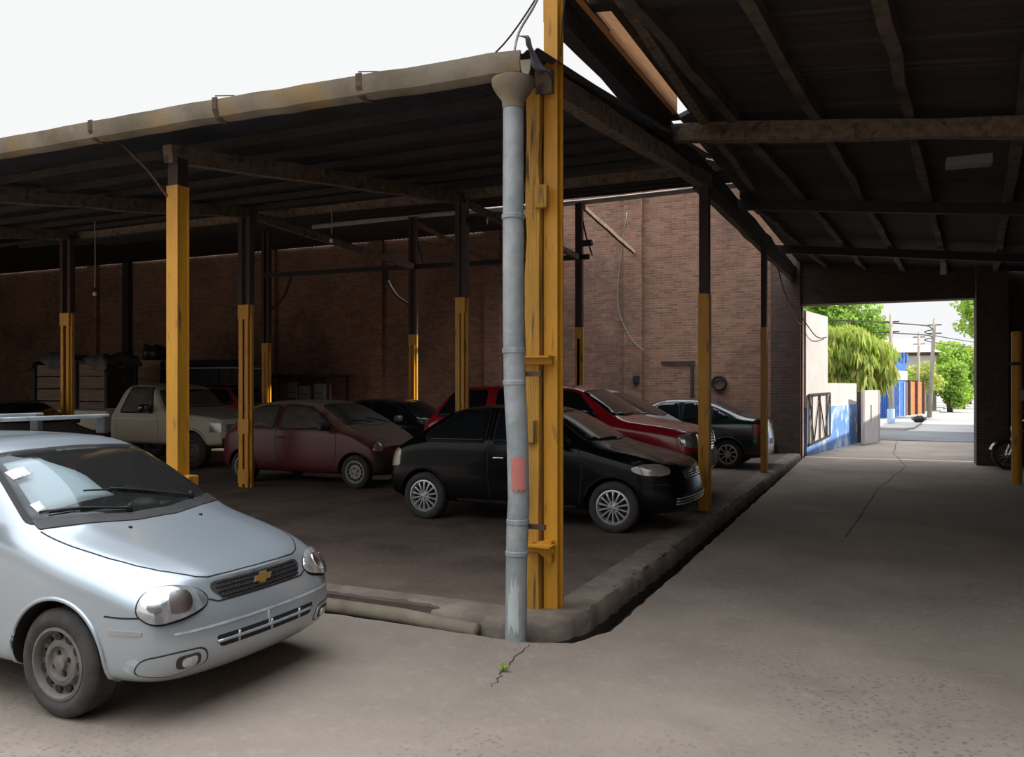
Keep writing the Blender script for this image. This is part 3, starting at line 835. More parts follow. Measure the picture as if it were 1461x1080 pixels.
# downpipe
r = thing('downpipe', 'grey dented downpipe standing in front of the corner post', 'downpipe', (-2.405, 5.30, -.02))
P = [(-.022,.0,0), (-.018,0,.5), (-.01,.0,.78), (.0,0,1.0), (-.005,-.01,1.4), (-.03,.0,1.75), (-.04,0,2.1), (-.042,0,2.6), (-.042,0,3.2), (-.042,0,3.76)]
b = NB(); tube(b, P, .074, 24, scales=[1.02,1,1.04,1.02,1.02,1.03,1,1,.98,.96]); obj('pipe', b, MT['galv'], r, smooth=True, ang=60)
for z, x in ((.62,-.014), (.84,-.006), (1.80,-.033), (2.02,-.04), (2.95,-.042)):
    b = NB(); lathe(b, [(.073, -.02), (.081, -.014), (.081, .014), (.073, .02)], 24, 'Z', 0, (x, 0, z), closed=True); obj('collar', b, MT['galv'], r, smooth=True, ang=40)
for z, x in ((.80,-.005), (1.86,-.036)):
    b = NB(); box(b, (x+.10, .06, z), (.16, .02, .035)); obj('clamp', b, MT['rust'], r)
b = NB(); lathe(b, [(.076, 3.70), (.08, 3.755), (.125, 3.815), (.15, 3.865), (.152, 3.90), (.13, 3.90), (.10, 3.80)], 20, 'Z', 0, (-.042, 0, 0)); o = obj('hopper', b, MT['cement'], r, smooth=True, ang=45); o['label'] = 'flared weathered hopper under the gutter'
def curved_patch(name, z0, z1, a0, a1, rad, cx, m, jag=.02, cy=0):
    b = NB(); rows = []; n = 8; rj = random.Random(int(z0*100))
    for i in range(9):
        z = z0 + (z1-z0)*i/8
        rows.append([b.verts.new((cx + rad*math.cos(a), cy + rad*math.sin(a), z + (rj.uniform(-jag, jag) if i in (0, 8) else 0))) for a in [a0 + (a1-a0)*j/n + (rj.uniform(-.06,.06) if j in (0, n) else 0) for j in range(n+1)]])
    for A, B in zip(rows, rows[1:]):
        for j in range(n): b.faces.new((A[j], A[j+1], B[j+1], B[j]))
    return obj(name, b, m, r, smooth=True)
o = curved_patch('paint_patch', 1.06, 1.29, -1.75, -.55, .0835, -.002, M('salmon paint', (.58,.20,.16), (.5,.17,.14), 9, .7), .012, -.005); o['label'] = 'salmon pink paint patch'
o = curved_patch('paint_patch', .10, .42, -1.95, -.95, .077, -.02, M('pale paint', (.52,.56,.56), (.45,.48,.48), 6, .6), .05); o['label'] = 'pale paint patch near the foot'
# broken pipe lying along the kerb
b = NB(); tube(b, [(-9, 5.42, .035), (-5, 5.40, .035), (-3.4, 5.37, .03), (-2.75, 5.34, .0)], .062, 14); tag(obj('ground_pipe', b, MT['cement'], smooth=True), 'grey pipe lying on the ground against the front kerb', 'pipe')
# weed in the crack
b = NB(); rw = random.Random(2)
for k in range(26):
    a = rw.uniform(0, 2*PI); l = rw.uniform(.02, .06); d = V((math.cos(a), math.sin(a), 0))
    q = [V((0,0,0)), d*l*.5 + V((0,0,l*.7)), d*l + V((0,0,l*.6))]; s = V((-d.y, d.x, 0))*.006
    v = [b.verts.new(q[0]), b.verts.new(q[1]+s), b.verts.new(q[2]), b.verts.new(q[1]-s)]; b.faces.new(v)
tag(obj('weed', b, MT['leaf'], loc=(-2.22, 4.68, 0)), 'tiny green weed in the crack of the concrete', 'plant')

# ================================================================== roof over the driveway
TA = math.tan(math.radians(3.93))
def rz(x): return 4.66 - .105*(x+2.2)
def bx(x22, y): return x22 - (22-y)*TA
bm = NB()                                                       # boards
Y0 = ROOF_Y0
q = [(-2.16, Y0), (4.38, Y0), (4.38, 21.95), (-2.33, 21.95), (-2.33, 9.6), (-2.16, 9.4)]
lo = [bm.verts.new((x, y, rz(x)+.17)) for x, y in q]; hi = [bm.verts.new((x, y, rz(x)+.22)) for x, y in q]
bm.faces.new(lo[::-1]); bm.faces.new(hi)
for i in range(6): bm.faces.new((lo[i], lo[(i+1)%6], hi[(i+1)%6], hi[i]))
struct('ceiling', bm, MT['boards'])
# board edges, visible as strips across the roof
for i in range(0):
    pass
names = ['left eave', 'second from the left eave', 'third from the left eave', 'middle', 'third from the right wall', 'second from the right wall', 'right wall']
for i, x22 in enumerate((-1.66, -.79, .045, .926, 1.916, 2.9)):
    m = MT['mid_wood']
    timber('purlin', 'long rough timber purlin over the driveway, ' + ['nearest the left eave', 'second from the left eave', 'third from the left eave', 'fourth from the left eave', 'fifth from the left eave', 'nearest the right wall'][i], (bx(x22, max(Y0, 13.4 if i == 0 else Y0)), (13.4 if i == 0 else Y0), rz(bx(x22, 13.4 if i == 0 else Y0))+.10), (x22, 21.9, rz(x22)+.10), .10, .13, m, .02, 26, cat='purlin', group='purlins over the driveway')
for i, (y, m, w, h) in enumerate(((9.4, MT['old_wood'], .14, .19), (13.5, MT['steel'], .10, .16), (18.2, MT['steel'], .10, .16))):
    timber('tie_beam', ['weathered timber tie beam across the driveway, nearest', 'dark steel tie beam across the middle of the driveway', 'dark steel tie beam across the driveway nearest the gate'][i], (-2.42, y, rz(-2.42)-.06), (4.4, y+.1, rz(4.4)-.06), w, h, m, .006 if i == 0 else 0, 10 if i == 0 else 1, group='tie beams over the driveway')
timber('eave_beam', 'long dark timber eave beam over the driveway edge posts', (-2.40, 5.90, 4.62), (-2.43, 21.9, 4.60), .14, .20, MT['dark_wood'], .008, 24)
timber('tie_beam', 'dark round log across the driveway roof above the corner post', (-2.55, 6.3, 4.86), (4.3, 6.35, 4.16), .17, .17, MT['dark_wood'], .01, 8)
timber('eave_board', 'dark flat board lying on the eave beam beside the orange lit timber', (-2.32, 5.95, 4.738), (-2.33, 9.3, 4.738), .2, .026, MT['dark_wood'], 0, 4)  # added filler that blocks the bright sky strip over the beam
timber('eave_beam', 'lower pale timber plank under the dark eave beam near the gate', (-2.50, 11.3, 4.47), (-2.46, 21.9, 4.42), .10, .10, MT['old_wood'], .012, 16)
timber('eave_rail', 'orange lit timber beside the sky gap at the top of the driveway roof', (-2.25, 5.95, 4.84), (-2.24, 9.05, 4.84), .05, .24, MT['warm_wood'], 0, 4)  # its orange glow of sun sits in the timber colour
timber('eave_rail', 'rough timber rail just right of the orange lit one', (-1.93, 4.2, 4.72), (-2.0, 12.8, 4.72), .09, .12, MT['old_wood'], .014, 14)
# torn sheets hanging at the joint of both roofs
rt = random.Random(8)
for i, (x, y, z) in enumerate(((-2.56, 8.7, 4.60), (-2.60, 9.2, 4.62), (-2.55, 9.8, 4.66), (-2.6, 10.4, 4.70), (-2.58, 11.1, 4.76))):
    b = NB(); g = [[b.verts.new((-.24 + .09*a + rt.uniform(-.015,.015), -.24 + .12*c, .10*math.sin(a*.9+i) - .05*a + rt.uniform(-.03, .03))) for c in range(5)] for a in range(6)]
    for a in range(5):
        for c in range(4): b.faces.new((g[a][c], g[a+1][c], g[a+1][c+1], g[a][c+1]))
    e = bmesh.ops.extrude_face_region(b, geom=list(b.faces))
    for v in [v for v in e['geom'] if isinstance(v, bmesh.types.BMVert)]: v.co.z += .008
    tag(obj('torn_sheet', b, MT['sheet'], loc=(x, y, z)), 'torn roofing sheet at the joint of the two roofs, ' + ['nearest the corner post', 'second from the corner post', 'third from the corner post', 'fourth from the corner post', 'above the post'][i], 'roofing sheet', 'torn roofing sheets between the roofs')
# lamp box and bits under the driveway roof
b = NB(); box(b, (0, 0, 0), (.42, .18, .10), bev=.01); o = obj('strip_lamp', b, M('grey lamp housing', (.14,.13,.12), rough=.6), loc=(.62, 9.75, 4.05)); tag(o, 'grey box lamp hanging behind the nearest driveway tie beam', 'lamp')
b = NB(); tube(b, [(0,0,.05), (0,0,.48)], .008, 6); obj('rod', b, MT['steel'], o)
b = NB(); box(b, (0,0,0), (.10,.08,.22), bev=.01); o = obj('junction_box', b, M('pale box', (.42,.40,.37), rough=.6), loc=(.72, 18.1, 4.02)); tag(o, 'small pale junction box on the far driveway tie beam', 'junction box')

# the lower right yellow post by the gate
r = thing('gate_post', 'short double yellow post at the right edge beside the motorcycle', 'post', (1.88, 17.6, 0))
b = NB(); lathe(b, [(.085, 0), (.085, 2.74), (.06, 2.76)], 14, 'Z', 0, (0,0,0)); obj('shaft', b, MT['yellow'], r, smooth=True, ang=40)
b = NB(); box(b, (.2, .06, 1.38), (.12, .12, 2.74)); obj('shaft', b, MT['yellow_wood'], r)
b = NB(); tube(b, [(-.16, -.02, 2.16), (-.05, -.1, 2.17), (.3, -.02, 2.17)], .03, 8); obj('clamp', b, MT['rust'], r)
b = NB(); box(b, (.10, -.10, 1.6), (.12, .05, .2), bev=.01); obj('switch_box', b, M('grey switch', (.25,.26,.25), rough=.6), r)

# ================================================================== cables, lamps, pipes
def cable(label, pts, r=.008, m=None, name='cable', cat='cable', group=None):
    P = [V(p) for p in pts]; Q = []
    for i in range(len(P)-1):
        p0, p1, p2, p3 = P[max(i-1,0)], P[i], P[i+1], P[min(i+2, len(P)-1)]
        for j in range(6):
            t = j/6
            Q.append(.5*((2*p1) + (p2-p0)*t + (2*p0-5*p1+4*p2-p3)*t*t + (3*p1-p0-3*p2+p3)*t**3))
    Q.append(P[-1]); b = NB(); o0 = P[0]; tube(b, [q-o0 for q in Q], r, 6)
    return tag(obj(name, b, m or MT['wire'], loc=o0, smooth=True), label, cat, group)
cable('black cable running up across the sky to the corner post', [(-3.25, 6.0, 4.22), (-2.85, 6.0, 4.46), (-2.45, 5.9, 4.82), (-2.3, 5.85, 5.0)], .007)
cable('pale cable hanging along the top of the corner post', [(-2.40, 5.70, 4.98), (-2.38, 5.68, 4.72), (-2.44, 5.66, 4.55), (-2.55, 5.62, 4.35), (-2.56, 5.55, 4.15)], .01, MT['wire_pale'])
cable('thin dark cable dangling right of the corner post', [(-2.26, 5.78, 5.0), (-2.24, 5.78, 4.7), (-2.27, 5.78, 4.45), (-2.29, 5.8, 4.2)], .005)
cable('loose cable looping from the eave to the white wall by the gate', [(-2.45, 18.8, 4.45), (-2.4, 20.2, 3.8), (-2.25, 21.6, 3.5), (-2.0, 22.9, 3.05), (-1.85, 24.3, 3.1)], .014)
cable('second loose cable sagging by the gate pier', [(-2.46, 18.8, 4.43), (-2.43, 20.0, 3.95), (-2.3, 21.2, 3.35), (-2.2, 21.85, 3.3)], .010, MT['wire_pale'])
cable('drooping wire between the back posts', [(-10.1, 16.5, 5.0), (-9.0, 15, 4.75), (-7.4, 13.2, 4.3), (-6.2, 11.5, 4.45)], .008)
cable('pale wire curling down the brick wall beside the pilaster', [(-6.7, 21.8, 6.45), (-6.95, 21.92, 5.0), (-6.98, 21.92, 3.9), (-6.62, 21.8, 3.1), (-6.22, 21.82, 2.7)], .010, MT['wire_pale'])
cable('dark curved pipe from the thin beam down to the post behind the dark sedan', [(-11.02, 16.75, 4.55), (-11.0, 16.75, 4.3), (-10.9, 16.75, 4.1), (-10.67, 16.72, 3.84), (-10.29, 16.7, 3.63)], .035, MT['steel'], 'curved_pipe', 'pipe')
cable('dark curved pipe from the thin beam down to the post behind the pickup hood', [(-13.8, 16.7, 4.52), (-14.0, 16.7, 4.07), (-14.22, 16.68, 3.82), (-14.45, 16.66, 3.69)], .035, MT['steel'], 'curved_pipe', 'pipe')
for nm, (x, y, zt, zb), lab in (('hanging_lamp', (-12.46, 10.0, 4.60, 3.34), 'bare bulb hanging at far left under the shed roof'), ('hanging_lamp', (-8.35, 11.2, 4.75, 4.42), 'bare bulb hanging above the dusty dark red car')):
    if x == -8.35: x, y, zt, zb = -8.51, 11.3, 4.72, 4.16
    r = thing(nm, lab, 'lamp', (x, y, zb), 0, 'bulbs hanging in the shed')
    b = NB(); tube(b, [(0,0,.05), (.01,0,(zt-zb)/2), (0,0,zt-zb)], .009, 6); obj('cord', b, MT['wire_pale'], r)
    b = NB(); lathe(b, [(.02, .10), (.024, .05), (.02, .03)], 10); obj('socket', b, MT['black'], r)
    b = NB(); lathe(b, [(.016, .035), (.035, -.005), (.03, -.03), (.0005, -.045)], 12); obj('bulb', b, MT['plastic_white'], r, smooth=True)
for (x, y, z, rt_, lab) in ((-5.95, 16.4, 4.72, 0, 'fluorescent fitting on the end of the thin back beam'), (-6.0, 11.6, 4.33, .6, 'small spotlight on the post in front of the red wagon')):
    r = thing('light_fitting', lab, 'lamp', (x, y, z), rt_)
    b = NB(); box(b, (0,0,0), (.34,.10,.12), bev=.015); obj('housing', b, MT['steel'], r)
    b = NB(); lathe(b, [(.05, .16), (.055, .19), (.0005, .2)], 12, 'X'); obj('lens', b, MT['plastic_white'], r, smooth=True)
# wall fittings on the brick
def pxwall(name, label, c, s, m, cat): b = NB(); box(b, (0,0,0), s, bev=min(s)*.1); tag(obj(name, b, m, loc=c), label, cat)
pxwall('drain_pipe', 'dark vertical pipe on the left stretch of brick wall', (-25.6, 21.9, 3.6), (.32, .2, 7.0), MT['steel'], 'pipe')
pxwall('wall_pipe', 'dark standpipe on the brick wall behind the green sedan', (-4.98, 21.95, 1.35), (.07, .07, 2.0), MT['steel'], 'pipe')
pxwall('wall_pipe', 'short level pipe on the brick wall over the standpipe', (-5.36, 21.95, 2.40), (.9, .05, .05), MT['steel'], 'pipe')
pxwall('meter_box', 'small dark box on the brick pilaster', (-6.45, 21.82, 1.95), (.16, .1, .2), MT['black'], 'box')
b = NB(); lathe(b, [(.14,-.04),(.19,-.04),(.205,0),(.19,.04),(.14,.04)], 24, 'Y', 0, closed=True); tag(obj('hose_coil', b, MT['black'], loc=(-4.28, 21.93, 1.85), smooth=True), 'dark coil of hose on the brick wall behind the green sedan', 'hose')
# ================================================================== the vehicles
MT['silver'] = M('silver paint', (.46,.52,.565), (.42,.48,.525), .8, .30, metal=.5, coat=.6)
MT['silver_scuff'] = M('scuffed silver paint', (.34,.37,.39), (.52,.57,.61), 14, .6)
MT['black_paint'] = M('black paint', (.008,.009,.012), (.014,.014,.017), 2, .12, coat=1)
MT['chrome'] = M('chrome', (.75,.76,.77), rough=.18, metal=1)
MT['hubcap'] = M('silver plastic', (.62,.63,.64), (.5,.5,.51), 8, .35, metal=.5)
MT['dirty_steel'] = M('dirty steel wheel', (.11,.10,.09), (.20,.18,.16), 9, .75)
MT['grey_steel'] = M('grey steel wheel', (.42,.41,.40), (.30,.29,.28), 9, .55)
MT['lamp'] = M('clear lamp lens', (.66,.68,.68), (.30,.32,.33), 7, .08, metal=.5, stretch=(1,2,1), coat=1, spec=.8)
MT['lamp_dim'] = M('clouded lamp lens', (.45,.44,.38), (.24,.23,.20), 8, .15, metal=.3, coat=.8)
MT['amber'] = M('amber lens', (.42,.20,.06), rough=.25)
MT['red_lens'] = M('red lens', (.35,.03,.03), (.5,.12,.10), 6, .2)
MT['gold'] = M('gold emblem', (.72,.45,.12), rough=.3, metal=.8)
MT['maroon'] = dusty('dusty dark red paint', (.11,.012,.02), (.30,.225,.165), .3, .92, .44, .82, .03)
MT['red'] = M('bright red paint', (.40,.012,.022), (.34,.012,.02), 2, .22, coat=.8)
MT['red_top'] = dusty('red paint with a little dust', (.50,.012,.025), (.26,.10,.08), .2, .45, .85, 1.2, 0, .8)
MT['black_top'] = dusty('black paint with dust on the bonnet', (.004,.0045,.006), (.085,.066,.052), .2, .55, .85, 1.12, 0, .12, .2)
MT['green'] = dusty('dark green paint', (.012,.030,.032), (.06,.065,.06), .16, .35, .9, 1.2, 0, .7)
MT['navy'] = dusty('dark grey blue paint', (.02,.025,.032), (.10,.09,.08), .2, .45, .8, 1.1, 0, .5)
MT['charcoal'] = dusty('charcoal paint', (.035,.034,.035), (.14,.12,.10), .3, .6, .6, 1.1)
MT['pale_silver'] = M('dull silver paint', (.42,.42,.42), (.34,.33,.32), 2, .4, metal=.3)
MT['truck'] = dusty('dusty off white paint', (.66,.60,.48), (.26,.20,.14), .5, .85, .40, .95, .15)
MT['plastic'] = M('dark plastic', (.03,.03,.032), (.05,.047,.045), 9, .6)
MT['cloth'] = M('grey seat cloth', (.10,.10,.11), (.07,.07,.075), 20, .9)
MT['paper'] = M('white sheet', (.75,.78,.80), rough=.7)
MT['ribbon'] = M('red ribbon', (.55,.03,.03), rough=.6)

# ---- silver hatchback in the foreground
WS = [(-.37,-.665),(-.27,-.42),(-.215,-.15),(-.215,.15),(-.27,.42),(-.37,.665),(-.93,.53),(-.885,.2),(-.885,-.2),(-.93,-.53)]
SW1 = [(-.60,.985),(-1.02,1.315),(-1.72,1.345),(-1.76,.975)]
HL = [(-.345,.585),(-.335,.65),(-.27,.695),(-.16,.70),(-.05,.675),(.015,.625),(-.005,.585),(-.12,.553),(-.27,.535)]
HD = (-.85,.53,0)
ST_SILVER = [
 (.655,.635,.595,.49,.69,.712,.0,.20,[-.10,-.04,.055,.085,.02,-.035,-.02,-.01],.44),
 (.53,.765,.635,.585,.745,.775,.03,.19,[0]*8,.45),
 (.28,.795,.71,.645,.815,.848,.02,.19,[0]*8,.47),
 (0,.815,.77,.675,.868,.908,.02,.19),
 (-.26,.815,.84,.705,.915,.955,.10,.19),
 (-.40,.815,.89,.695,.985,1.02,.13,.19),
 (-.96,.812,.945,.58,1.355,1.395,.09,.19),
 (-1.30,.812,.95,.565,1.40,1.44,.02,.19),
 (-2.0,.812,.95,.56,1.405,1.445,0,.19),
 (-2.65,.81,.95,.55,1.37,1.41,0,.19),
 (-2.95,.79,.93,.54,1.28,1.32,0,.2),
 (-3.12,.77,.88,.56,.98,1.0,0,.22),
 (-3.20,.72,.80,.54,.86,.88,0,.25,[.06,.02,-.02,-.03,0,.02,.02,.02])]
sp = dict(name='hatchback_car', label='silver hatchback parked in the left foreground', loc=(-4.04, 3.80), z=0, half=.81, wb=2.44, R=.288, W=.175, Rr=.19, well=.335, sill=.2,
  st=ST_SILVER, bf=.045, paint=MT['silver'], style='steel', rim=MT['dirty_steel'], lip=.012,
  holes=[('top', WS), ('right', SW1), ('left', SW1)],
  glass=[('windscreen', 'top', WS, .05), ('front_side_window', 'side', SW1, .04), ('rear_side_window', 'side', [(-1.86,.975),(-1.86,1.345),(-2.45,1.32),(-2.72,1.0)], .05), ('rear_window', 'rear', [(-.5,1.0),(.5,1.0),(.45,1.27),(-.45,1.27)], .04)],
  see=('windscreen', 'front_side_window'), pstep=.025,
  seams=[[(-.52,.93),(-.50,.6),(-.53,.27)], [(-1.80,1.0),(-1.80,.5),(-1.74,.26)], [(.335,.575),(.44,.572),(.56,.575)]],
  hood_seams=[[(.672,.798),(.655,.574),(.625,.347),(.585,.198),(.535,.095),(.47,.02),(.41,-.035),(.35,-.062),(.2,-.075),(0,-.08)]],
  front_seams=[[(-.40,.615),(-.34,.592),(.34,.592),(.40,.615)]],
  patches=[('headlight_surround', ('sym', HD), [tuple(p) for p in expand([V(q) for q in HL], .011)], MT['black'], .05, .003),
           ('headlight', ('sym', HD), HL, MT['lamp'], .05, .007, .022, 'clear headlight'),
           ('lamp_reflector', ('sym', HD), [(-.20,.575),(-.20,.675),(-.10,.675),(-.08,.62),(-.10,.58)], MT['chrome'], .03, .030),
           ('lamp_reflector', ('sym', HD), [(-.30,.60),(-.29,.655),(-.225,.66),(-.225,.59)], MT['chrome'], .025, .026),
           ('upper_grille', 'front', [(-.345,.69),(.345,.69),(.365,.655),(.30,.598),(-.30,.598),(-.365,.655)], MT['plastic'], .03, .005),
           ('lower_grille', 'front', [(-.40,.425),(.40,.425),(.37,.36),(-.37,.36)], MT['black'], .02, .003),
           ('fog_lamp_gasket', ('sym', HD), [(-.37,.285),(-.335,.373),(-.18,.393),(-.01,.393),(.012,.295),(-.2,.257)], MT['plastic'], .05, .002),  # dark outline added round the recess to make it read
           ('fog_lamp_recess', ('sym', HD), [(-.36,.29),(-.33,.365),(-.18,.385),(-.02,.385),(.0,.30),(-.2,.265)], MT['silver'], .05, .005),
           ('fog_lamp_socket', ('sym', HD), [(-.17,.295),(-.17,.365),(-.04,.37),(-.04,.30)], MT['plastic'], .03, .008),
           ('fog_lamp', ('sym', HD), [(-.14,.305),(-.14,.355),(-.06,.36),(-.06,.31)], MT['lamp'], .025, .012, .01),
           ('side_marker', 'side', [(.37,.488),(.37,.512),(.55,.508),(.55,.486)], MT['pale_silver'], .01, .006),
           ('cowl_panel', 'top', [(-.385,-.66),(-.28,-.42),(-.22,-.15),(-.22,.15),(-.28,.42),(-.385,.66),(-.30,.67),(-.20,.43),(-.135,.15),(-.135,-.15),(-.20,-.43),(-.30,-.67)], MT['plastic'], .02, .006),
           ('scuff', 'right', [(.44,.32),(.50,.38),(.56,.34),(.53,.26)], MT['silver_scuff'], .03, .0015, 0, 'scraped paint low on the bumper corner'),
           ('bumper_strip', 'front', [(-.62,.475),(-.62,.487),(.62,.487),(.62,.475)], MT['silver_scuff'], .005, .002)])
root, bv = build_car(sp)
cf = caster(bv, 'front'); ct = caster(bv, 'top')
g = NB()                                                         # bars and honeycomb of the grille
for z in (.612, .635, .658, .680): rail(g, bv, 'front', [(-.335+abs(z-.65)*.5, z), (.335-abs(z-.65)*.5, z)], .004, .008)
for k in range(27):
    y = -.312+.024*k; rail(g, bv, 'front', [(y, .602), (y+.006, .688)], .0028, .007)
obj('grille_bars', g, MT['black'], root, smooth=True)
g = NB(); rail(g, bv, 'front', [(-.395,.395),(.395,.395)], .009, .006)
for y in (-.25, 0, .25): rail(g, bv, 'front', [(y, .365), (y, .422)], .008, .006)
obj('lower_grille_bars', g, MT['silver'], root, smooth=True)
e = NB(); p = cf((0,.645), .016)                                  # gold cross shaped emblem
poly = [(-.068,-.012),(-.058,.016),(-.026,.016),(-.022,.030),(.030,.030),(.026,.016),(.068,.016),(.058,-.012),(.024,-.012),(.020,-.028),(-.030,-.028),(-.026,-.012)]
prism(e, poly, -.006, .006); bmesh.ops.transform(e, matrix=Matrix(((0,0,1,0),(1,0,0,0),(0,1,0,0),(0,0,0,1))), verts=e.verts)
o = obj('emblem', e, MT['gold'], root, p); o['label'] = 'gold cross shaped emblem on the grille'
e = NB(); poly2 = [(x*1.12, y*1.2) for x, y in poly]; prism(e, poly2, -.004, .002); bmesh.ops.transform(e, matrix=Matrix(((0,0,1,0),(1,0,0,0),(0,1,0,0),(0,0,0,1))), verts=e.verts)
obj('emblem_rim', e, MT['chrome'], o)
# wipers
for (a, b_) in ((( -.285,.40), (-.42,-.12)), ((-.235,-.13), (-.37,-.56))):
    w_ = NB(); rail(w_, bv, 'top', [a, (a[0]*.5+b_[0]*.5, (a[1]+b_[1])/2), b_], .008, .022)
    rail(w_, bv, 'top', [(a[0]*.6+b_[0]*.4-.015, a[1]*.6+b_[1]*.4), (b_[0]-.03, max(-.60, b_[1]-.16))], .006, .014)
    q = ct(a, .02); lathe(w_, [(.016,-.02),(.016,.02),(.008,.03)], 10, 'Z', 0, tuple(q)); obj('wiper', w_, MT['black'], root, smooth=True)
for y in (-.27, .27):
    q = ct((-.06, y), .004); w_ = NB(); box(w_, tuple(q), (.022,.016,.014), bev=.004); obj('washer_nozzle', w_, MT['black'], root)
for y, x in ((-.13,.0), (.0,.0)):
    pass
# tow bracket stub below the number plate area
w_ = NB(); q = cf((-.02,.43), .002); box(w_, tuple(q), (.012,.008,.09)); obj('plate_bracket', w_, MT['silver_scuff'], root)
mirrors(root, -.62, .90, 1.02, MT['plastic'], 1, (-1,))
handles(root, bv, [(-1.62,.80)], MT['silver'])
# roof cross bars
for x in (-1.33, -2.06):
    w_ = NB(); box(w_, (0,0,.0), (.05, 1.24, .028), bev=.008); o = obj('roof_bar', w_, MT['galv'], root, (x, 0, 1.535), smooth=False)
    for s in (-1, 1):
        w_ = NB(); box(w_, (0,0,0), (.09,.05,.13), bev=.01); obj('bar_foot', w_, MT['plastic'], o, (0, s*.575, -.062))
# cabin
tr = NB()
sk = car_skin(ST_SILVER, .045, .03, .81, 2); tr.from_mesh(sk); bpy.data.meshes.remove(sk); tr.normal_update()
nn = {v: v.normal.copy() for v in tr.verts}
for v in tr.verts: v.co -= nn[v]*.035
kill = []
for f in tr.faces:
    q = f.calc_center_median()
    if not (-3.0 < q.x < -.36) or q.z < .35: kill.append(f); continue
    if inside(V((q.x, q.y)), expand([V(t) for t in WS], .03)) and q.z > .8 and f.normal.z > .2: kill.append(f); continue
    if inside(V((q.x, q.z)), expand([V(t) for t in SW1], .04)) and abs(f.normal.y) > .3: kill.append(f)
bmesh.ops.delete(tr, geom=kill, context='FACES'); obj('cabin_lining', tr, MT['plastic'], root)
w_ = NB(); sweep(w_, [(-.62,0),(.62,0),(.66,.10),(.64,.20),(-.64,.20),(-.66,.10)], [(-.38,0,.70),(-.55,0,.73),(-.78,0,.74)], up=(0,0,1), scales=[.93,1,1]); obj('dashboard', w_, M('grey dashboard', (.085,.085,.09), (.12,.115,.11), 6, .7), root, smooth=True, ang=40)
w_ = NB(); lathe(w_, [(.185,-.013),(.198,0),(.185,.013),(.172,0)], 28, 'X', 0, closed=True)
for a in (.3, PI-.3, -PI/2): beam(w_, (0,0,0), (0, math.cos(a)*.18, math.sin(a)*.18), .03, .015)
lathe(w_, [(.06,-.01),(.06,.015),(.04,.02)], 14, 'X'); obj('steering_wheel', w_, MT['black'], root, (-.90,.36,.89), (0,.45,0), True)
for s in (-1, 1):
    w_ = NB(); box(w_, (-1.35, s*.36, .45), (.5,.48,.16), bev=.05); box(w_, (-1.62, s*.36, .78), (.14,.46,.62), bev=.05); box(w_, (-1.68, s*.36, 1.17), (.09,.26,.17), bev=.035)
    obj('seat', w_, MT['cloth'], root, smooth=True, ang=40)
w_ = NB(); box(w_, (-.965, 0, 1.27), (.03,.24,.06), bev=.012); obj('rear_view_mirror', w_, MT['black'], root)
w_ = NB(); lathe(w_, [(.0,0),(.09,.0),(.10,.03),(.05,.06),(.0005,.06)], 20); obj('instrument_hood', w_, MT['plastic'], root, (-.66,.36,.93), smooth=True)
CX_, CY_ = -4.04, 3.80
def inwind(y, t):                                                  # a point just behind the windscreen
    a, b = V((-.36, y, 0)), V((-.90, y*.8, 0)); p = a.lerp(b, t); q = ct((p.x, p.y), -.03); return q
w_ = NB(); g = []
for i in range(8):
    t = .10 + .86*i/7; row = []
    for j in range(6):
        y0_, y1_ = -.60, -.02 - .30*t - .03*math.sin(9*t)
        row.append(w_.verts.new(inwind(y0_ + (y1_-y0_)*j/5, t)))
    g.append(row)
for i in range(7):
    for j in range(5): w_.faces.new((g[i][j], g[i+1][j], g[i+1][j+1], g[i][j+1]))
e_ = bmesh.ops.extrude_face_region(w_, geom=list(w_.faces))
for v in [v for v in e_['geom'] if isinstance(v, bmesh.types.BMVert)]: v.co += V((-.004,0,-.006))
tag(obj('sun_shade', w_, MT['paper'], loc=(CX_, CY_, 0), smooth=True), 'pale sheet standing behind the windscreen of the silver hatchback', 'sheet')
w_ = NB()
for dy, l in ((0,.24), (.03,.30), (.055,.20)):
    sweep(w_, rectp(.022,.004), [(0,dy,0), (.012,dy+.01,-l*.5), (0,dy-.006,-l)])
tag(obj('ribbon', w_, MT['ribbon'], loc=(CX_-.93, CY_-.03, 1.255)), 'red ribbon hanging from the mirror inside the silver hatchback', 'ribbon')
for (x, y, sx, sy, lab) in ((-.44,-.575,.07,.06,'small white sticker in the lower corner of the silver hatchback windscreen'), (-.72,-.50,.08,.12,'worn white sticker high on the silver hatchback windscreen')):
    w_ = NB(); patch(w_, bv, 'top', [V((x-sx/2,y-sy/2)), V((x+sx/2,y-sy/2)), V((x+sx/2,y+sy/2)), V((x-sx/2,y+sy/2))], .009, .03, 0, .001)
    tag(obj('sticker', w_, MT['plastic_white'], loc=(CX_, CY_, 0)), lab, 'sticker')

